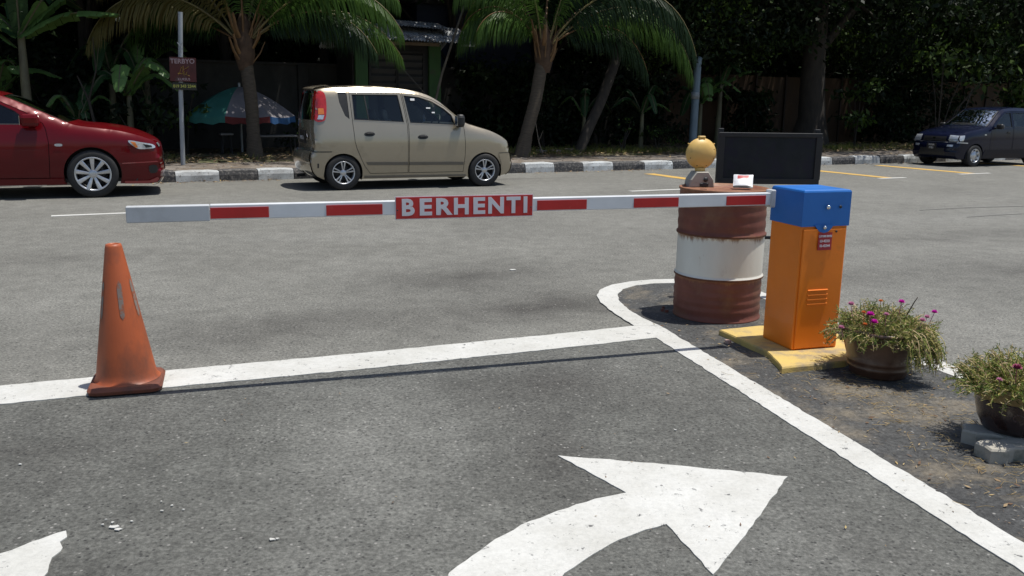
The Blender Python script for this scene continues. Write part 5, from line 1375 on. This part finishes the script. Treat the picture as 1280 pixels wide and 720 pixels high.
# left palm: trunk at the parasol. azimuths in world degrees (0 = right in the picture, 180 = left, 270 = towards the viewer)
palm('coconut_palm', 'upright coconut palm with orange leaf bases in front of the parasol', 1.95, 2.75, [(0, 0, -.05), (-.02, 0, .5), (-.03, 0, 1.1), (-.10, 0, 1.9), (-.12, 0, 2.2)], .125,
     [(178, 62, 3.6, 1.15, .75, 2, .9), (200, 48, 3.4, 1.2, .8, 2, .95), (165, 30, 3.3, .9, .75, 4, .9), (5, 60, 3.8, 1.15, .85, 0, .95), (350, 48, 3.8, 1.05, .85, 0, .95), (20, 38, 3.6, .95, .8, 0, .9), (330, 66, 3.9, 1.3, .85, 0, .95), (90, 60, 3.6, 1.0, .8, 4, .8), (60, 45, 3.4, 1., .8, 4, .9), (125, 50, 3.4, 1., .8, 4, .9), (225, 74, 3.4, 1.0, .75, 2, .9), (285, 80, 3.4, .7, .7, 0, .8), (172, 50, 3.0, 1.2, .8, 0, 1.), (358, 40, 3.0, 1.0, .8, 4, 1.), (12, 68, 3.9, 1.2, .9, 0, 1.)], 3)
palm('coconut_palm', 'leaning coconut palm with a long arching frond right of the hatchback', 7.65, 2.05, [(0, 0, -.05), (.10, .05, .5), (.28, .14, 1.2), (.38, .2, 1.8), (.46, .24, 2.3)], .14,
     [(8, 46, 4.3, 1.30, 1.0, 0, 1.0), (352, 56, 4.4, 1.5, .95, 4, 1.0), (178, 62, 2.5, 1.5, 1.0, 0, 1.0), (150, 68, 2.8, 1.4, .95, 0, .95), (205, 60, 2.0, 1.3, .8, 0, .9), (240, 76, 2.6, 1.5, .8, 0, 1.), (40, 52, 3.6, 1.1, .9, 4, .9), (85, 60, 3.5, 1., .8, 4, .9), (130, 55, 3.3, 1., .8, 4, .9), (330, 76, 3.2, .9, .8, 0, .9), (188, 74, 2.9, 1.5, .9, 0, 1.), (15, 40, 3.0, 1.2, .9, 4, 1.), (20, 74, 3.6, 1.2, .9, 4, .95)], 5)

# banana plants
M_ban = [leafmat('banana_leaf', (.17, .30, .09), (.11, .21, .06), .3, .35), leafmat('banana_leaf_deep', (.045, .10, .035), (.03, .07, .028), .3, .4), leafmat('banana_leaf_yellow', (.30, .36, .06), (.20, .26, .04), .35, .4), pmat('banana_stem', (.17, .16, .09), (.09, .08, .05), 6, .7, stretch=(1, 1, .3))]
def banana_leaf(mb, base, mid, tip, wid, rnd, mi=0, tilt=.0):
    C_ = catmull([base, mid, tip], 9); n = len(C_) - 1
    for k in range(n):
        if rnd.random() < .08: continue
        t0, t1 = k / n, (k + .93) / n; a, b = C_[k], C_[k] + (C_[k + 1] - C_[k]) * .93 if rnd.random() < .5 else C_[k + 1]
        tg = (C_[k + 1] - C_[k]).normalized(); sd = tg.cross(Vector((0, 0, 1))); sd = sd.normalized() if sd.length > .05 else Vector((1, 0, 0))
        for s_ in (-1, 1):
            w0 = wid * sin(pi * min(1, .08 + t0 * .9)) ** .6; w1 = wid * sin(pi * min(.985, .08 + t1 * .9)) ** .6
            dz = -.35 - tilt * s_ + rnd.uniform(-.1, .1)
            e0 = a + (sd * s_ + Vector((0, 0, dz))) * w0 * .5 ; e1 = b + (sd * s_ + Vector((0, 0, dz + rnd.uniform(-.08, .08)))) * w1 * .5
            m0 = a + (sd * s_ + Vector((0, 0, .10))) * w0 * .25; m1 = b + (sd * s_ + Vector((0, 0, .10))) * w1 * .25
            mb.add([a, b, m1, m0, e1, e0], [(0, 1, 2, 3), (3, 2, 4, 5)], mi, True)
    mb.tube(C_, [.018 * (1 - .8 * k / n) + .003 for k in range(n + 1)], 5, 3, False)
def banana(label, u, v, h, r0, leaves, seed, cat='banana plant', stem=3):
    rnd = random.Random(seed); t = empty('banana_plant', K(u, v, .17), 0); tag(t, label, cat)
    m = MB(); m.tube([(0, 0, -.05), (.01, 0, h * .5), (.02, 0, h)], [r0 * 1.2, r0, r0 * .7], 12); m.build('stem', M_ban[3], t)
    for (az, dist, rise, drop, wid, mi) in leaves:
        a = R(az); b = Vector((0, 0, h * .96)); m = MB()
        mid = b + Vector((cos(a) * dist * .5, sin(a) * dist * .5, rise)); tip = b + Vector((cos(a) * dist, sin(a) * dist, rise - drop))
        banana_leaf(m, b, mid, tip, wid, rnd, mi); m.build('banana_leaf', M_ban, t)
banana('tall banana plant with one broad torn leaf reaching right above the saloon', -2.05, 3.3, 2.35, .085, [(8, 1.75, .42, -.02, .62, 0), (195, .85, .15, .45, .36, 1), (170, 1.3, .5, .25, .55, 0), (25, 1.6, .75, -.1, .55, 0), (60, 1.3, .8, .2, .4, 1), (300, .9, 1.0, .0, .36, 1), (345, 1.4, .75, -.1, .36, 0), (120, 1.2, .8, .2, .4, 1)], 21)
banana('banana plant with yellow green leaves at the left edge behind the saloon', -3.6, 2.9, 1.5, .07, [(0, .9, .5, .55, .22, 2), (350, .7, .35, .75, .22, 2), (40, .9, .9, .2, .32, 0), (200, .9, .8, .2, .32, 1), (100, .9, .8, .2, .3, 1)], 22)
banana('banana plant with deep green drooping leaves left of the red poster', -.55, 4.2, 1.75, .07, [(350, .75, .45, .95, .34, 1), (200, .8, .5, .5, .34, 1), (150, .8, .6, .3, .3, 0), (30, .9, .8, .4, .34, 0), (270, .6, .6, .6, .3, 1)], 23)
banana('short banana plant with bright broad leaves behind the bonnet of the saloon', -2.6, 4.4, 1.2, .07, [(15, 1.2, .55, .15, .45, 0), (165, 1.1, .5, .3, .42, 1), (90, 1., .8, .1, .4, 0), (330, .9, .7, .25, .42, 0), (230, .8, .6, .4, .4, 2)], 31)
banana('low banana plant between the saloon and the red poster', -1.2, 3.6, .75, .05, [(20, .8, .5, .35, .25, 0), (160, .8, .5, .4, .25, 1), (80, .6, .7, .1, .25, 1), (230, .7, .5, .4, .25, 0), (310, .6, .4, .4, .22, 1)], 24)
banana('banana plant with a pale leaf in front of the fence beside the grey post', 15.6, 5.0, 1.75, .08, [(20, 1.4, .45, -.05, .30, 0), (190, 1.0, .2, .7, .3, 1), (80, 1.2, .8, .2, .4, 1), (300, .8, .7, .3, .3, 1)], 25)
banana('dark banana plant left of the grey post with one bright leaf', 12.0, 3.7, 1.0, .06, [(10, .8, .25, .2, .22, 0), (200, .9, .4, .3, .26, 1), (150, .8, .6, .4, .26, 1), (40, .8, .7, .2, .26, 1), (300, .6, .5, .5, .24, 1)], 26)
banana('dark banana plant between the leaning palm and the grey post', 10.6, 4.3, .9, .06, [(160, .7, .5, .3, .2, 0), (20, .8, .5, .4, .24, 1), (80, .8, .7, .3, .26, 1), (270, .5, .5, .5, .2, 1)], 27)

# shrubs and saplings
def shrub(label, u, v, h, r, ncl, per, size, seed, mis, stems=4, cat='shrub', name='shrub', lean=0., z0=.35):
    rnd = random.Random(seed); t = empty(name, K(u, v, .17), KT); tag(t, label, cat)
    cl = [(rnd.uniform(-r, r) + lean * h, rnd.uniform(-r, r) * .7, h * (z0 + (1 - z0) * rnd.random())) for k in range(ncl)]
    m = MB()
    for k in range(stems):
        c = cl[k % len(cl)]; m.tube([(rnd.uniform(-.05, .05), 0, -.03), (c[0] * .4, c[1] * .4, c[2] * .55), c], [.022, .015, .006], 6)
    m.build('stems', M_bark, t)
    m = MB(); crown_leaves(m, rnd, cl, per, size, r * .28, mis); m.build('foliage', LG, t)
shrub('leafy shrub with pale leaves at the foot of the brown fence', 19.2, 3.2, 2.0, .50, 11, 34, .22, 41, (0, 2, 2, 1))
shrub('slim sapling with light green leaves standing alone before the fence', 21.6, 2.3, 3.3, 1.15, 12, 26, .24, 42, (2, 2, 0), 6, 'sapling', 'sapling', .12, .5)
shrub('bright shrub behind the roof of the blue hatchback', 26.2, 3.0, 1.9, .6, 12, 40, .25, 43, (2, 2, 0))
shrub('dark shrub at the foot of the leaning palm', 9.6, 4.6, 1.7, .6, 14, 60, .14, 44, (0, 1, 1))
shrub('dark shrub behind the red poster with a few glossy leaves', .75, 3.9, 1.9, .45, 11, 26, .16, 45, (0, 1, 2))
shrub('dark shrub in the shade left of the red poster', -.2, 3.2, 1.1, .4, 8, 40, .15, 46, (0, 1, 1))
shrub('dark shrub behind the bonnet of the saloon', -1.6, 4.6, 1.9, .7, 14, 50, .18, 47, (0, 1, 1))
shrub('dark shrub at the left edge behind the saloon', -4.6, 4.2, 1.9, .8, 14, 60, .2, 48, (0, 1, 1))
shrub('low weedy shrub between the palm and the kiosk', 3.5, 4.5, .7, .5, 9, 40, .11, 49, (0, 1, 2))
shrub('low weedy shrub at the foot of the grey post', 12.4, 3.5, .55, .4, 8, 40, .10, 50, (0, 1, 2))
shrub('small weed with bare stems in front of the dark banana plants', 10.9, 2.9, .8, .25, 5, 12, .09, 51, (0, 2))
for k, (u, v, h, r_, lab) in enumerate([(8.7, 5.3, 2.1, .8, 'dark bushy shrub against the wall just right of the shed'), (10.2, 5.4, 2.2, .9, 'dark bushy shrub against the wall behind the leaning trunk'), (11.7, 5.3, 2.2, .9, 'dark bushy shrub against the wall left of the grey post'), (13.4, 5.4, 2.0, .8, 'dark bushy shrub at the joint of wall and brown fence'),
        (17.0, 5.3, 1.7, .6, 'dark bushy shrub against the fence left of the thick trunk'), (22.9, 5.2, 2.2, .9, 'dark bushy shrub against the fence left of the blue hatchback'), (24.6, 5.0, 2.3, 1.0, 'dark bushy shrub against the fence directly behind the blue hatchback'), (-.9, 5.4, 2.2, .9, 'dark bushy shrub against the wall left of the parasol'), (-3.0, 5.4, 2.2, .9, 'dark bushy shrub against the wall behind the saloon roof'), (-5.6, 5.2, 2.3, 1.0, 'dark bushy shrub at the far left end of the visible wall')]):
    shrub(lab, u, v, h, r_, 26, 70, .19, 70 + k, (0, 1, 1), z0=.12)
for k, (u, v, lab, fr) in enumerate([(-.3, 3.4, 'young banana plant with a bright upright leaf behind the saloon headlight', 1.3), (.15, 4.7, 'banana plant with broad leaves hanging beside the red poster', 1.9), (-3.1, 3.6, 'tall banana plant with leaves arching over the saloon roof', 2.1), (14.6, 4.6, 'slim banana plant with a leaf over the black board', 1.3)]):
    banana(lab, u, v, fr, .065, [(15, 1.0, .4, .35, .40, 0), (170, 1.0, .45, .5, .40, 1), (280, .7, .55, .5, .34, 0), (60, .9, .7, .2, .36, 0), (225, .9, .35, .7, .34, 1), (340, 1.1, .6, .3, .38, 0 if k != 2 else 2)], 90 + k)
rnd = random.Random(60)
def leaning(label, name, cat, pts, rad, mat):
    t = empty(name, pts[0], 0); tag(t, label, cat); p0 = Vector(pts[0]); m = MB()
    m.tube([Vector(p) - p0 for p in catmull(pts, 5)], rad, 9); return m, t, mat
m, t, mm = leaning('dark trunk leaning right between the leaning palm and the grey post', 'leaning_tree', 'tree', [K(9.38, 2.5, .15), K(9.7, 2.6, .75), K(10.3, 2.9, 1.6), K(11.0, 3.3, 2.9), K(11.4, 3.6, 4.4)], .13, M_bark); m.build('trunk', M_bark, t)
cl = [tuple(Vector(K(11.3 + rnd.uniform(-1.2, 1.2), 3.6 + rnd.uniform(-1, 1), rnd.uniform(3.3, 5.2))) - Vector(t.location)) for k in range(16)]
m = MB(); crown_leaves(m, rnd, cl, 110, .18, .4, (0, 1, 1)); m.build('crown', LG, t)
m = MB(); t = empty('bamboo_pole', K(6.0, 3.9, .15)); tag(t, 'thin bare pole leaning right in front of the kiosk roof', 'pole')
m.tube([Vector(K(*p)) - Vector(t.location) for p in [(6.0, 3.9, .15), (6.45, 3.8, 2.0), (7.1, 3.7, 3.9)]], [.035, .03, .022], 8); m.build('shaft', pmat('weathered_pole', (.16, .14, .11), (.1, .09, .07), 6, .8), t)
m = MB(); t = empty('fallen_branch', K(8.35, 2.3, .15)); tag(t, 'thin bare fallen branch propped beside the leaning palm', 'branch')
m.tube([(0, 0, 0), (-.12, .02, .35), (-.22, .05, .9)], [.018, .014, .008], 6); m.tube([(-.12, .02, .35), (-.02, .0, .6)], [.010, .005], 5); m.build('twigs', pmat('bleached_twig', (.30, .24, .18), (.2, .16, .12), 8, .8), t)
m = MB(); t = empty('bare_sapling', K(-.9, 3.0, .15)); tag(t, 'thin forked bare sapling behind the bonnet of the saloon', 'sapling')
m.tube([(0, 0, 0), (-.03, 0, .6), (-.12, 0, 1.15), (-.30, 0, 1.6)], [.04, .032, .025, .012], 8); m.tube([(-.12, 0, 1.15), (.06, 0, 1.7), (.05, 0, 2.3)], [.02, .014, .006], 6); m.build('stems', M_bark, t)
m = MB(); t = empty('concrete_debris', K(8.9, 2.9, .2), KT); tag(t, 'broken pale concrete pieces lying beyond the leaning palm', 'rubble', kind='stuff')
rnd = random.Random(4)
for k in range(7): m.box((rnd.uniform(-.7, .7), rnd.uniform(-.3, .3), .04), (rnd.uniform(.1, .35), rnd.uniform(.08, .2), .09), rnd.uniform(0, 3), 0, .015, rx=rnd.uniform(-.3, .3))
m.build('pieces', M_pave, t)
# end of scene
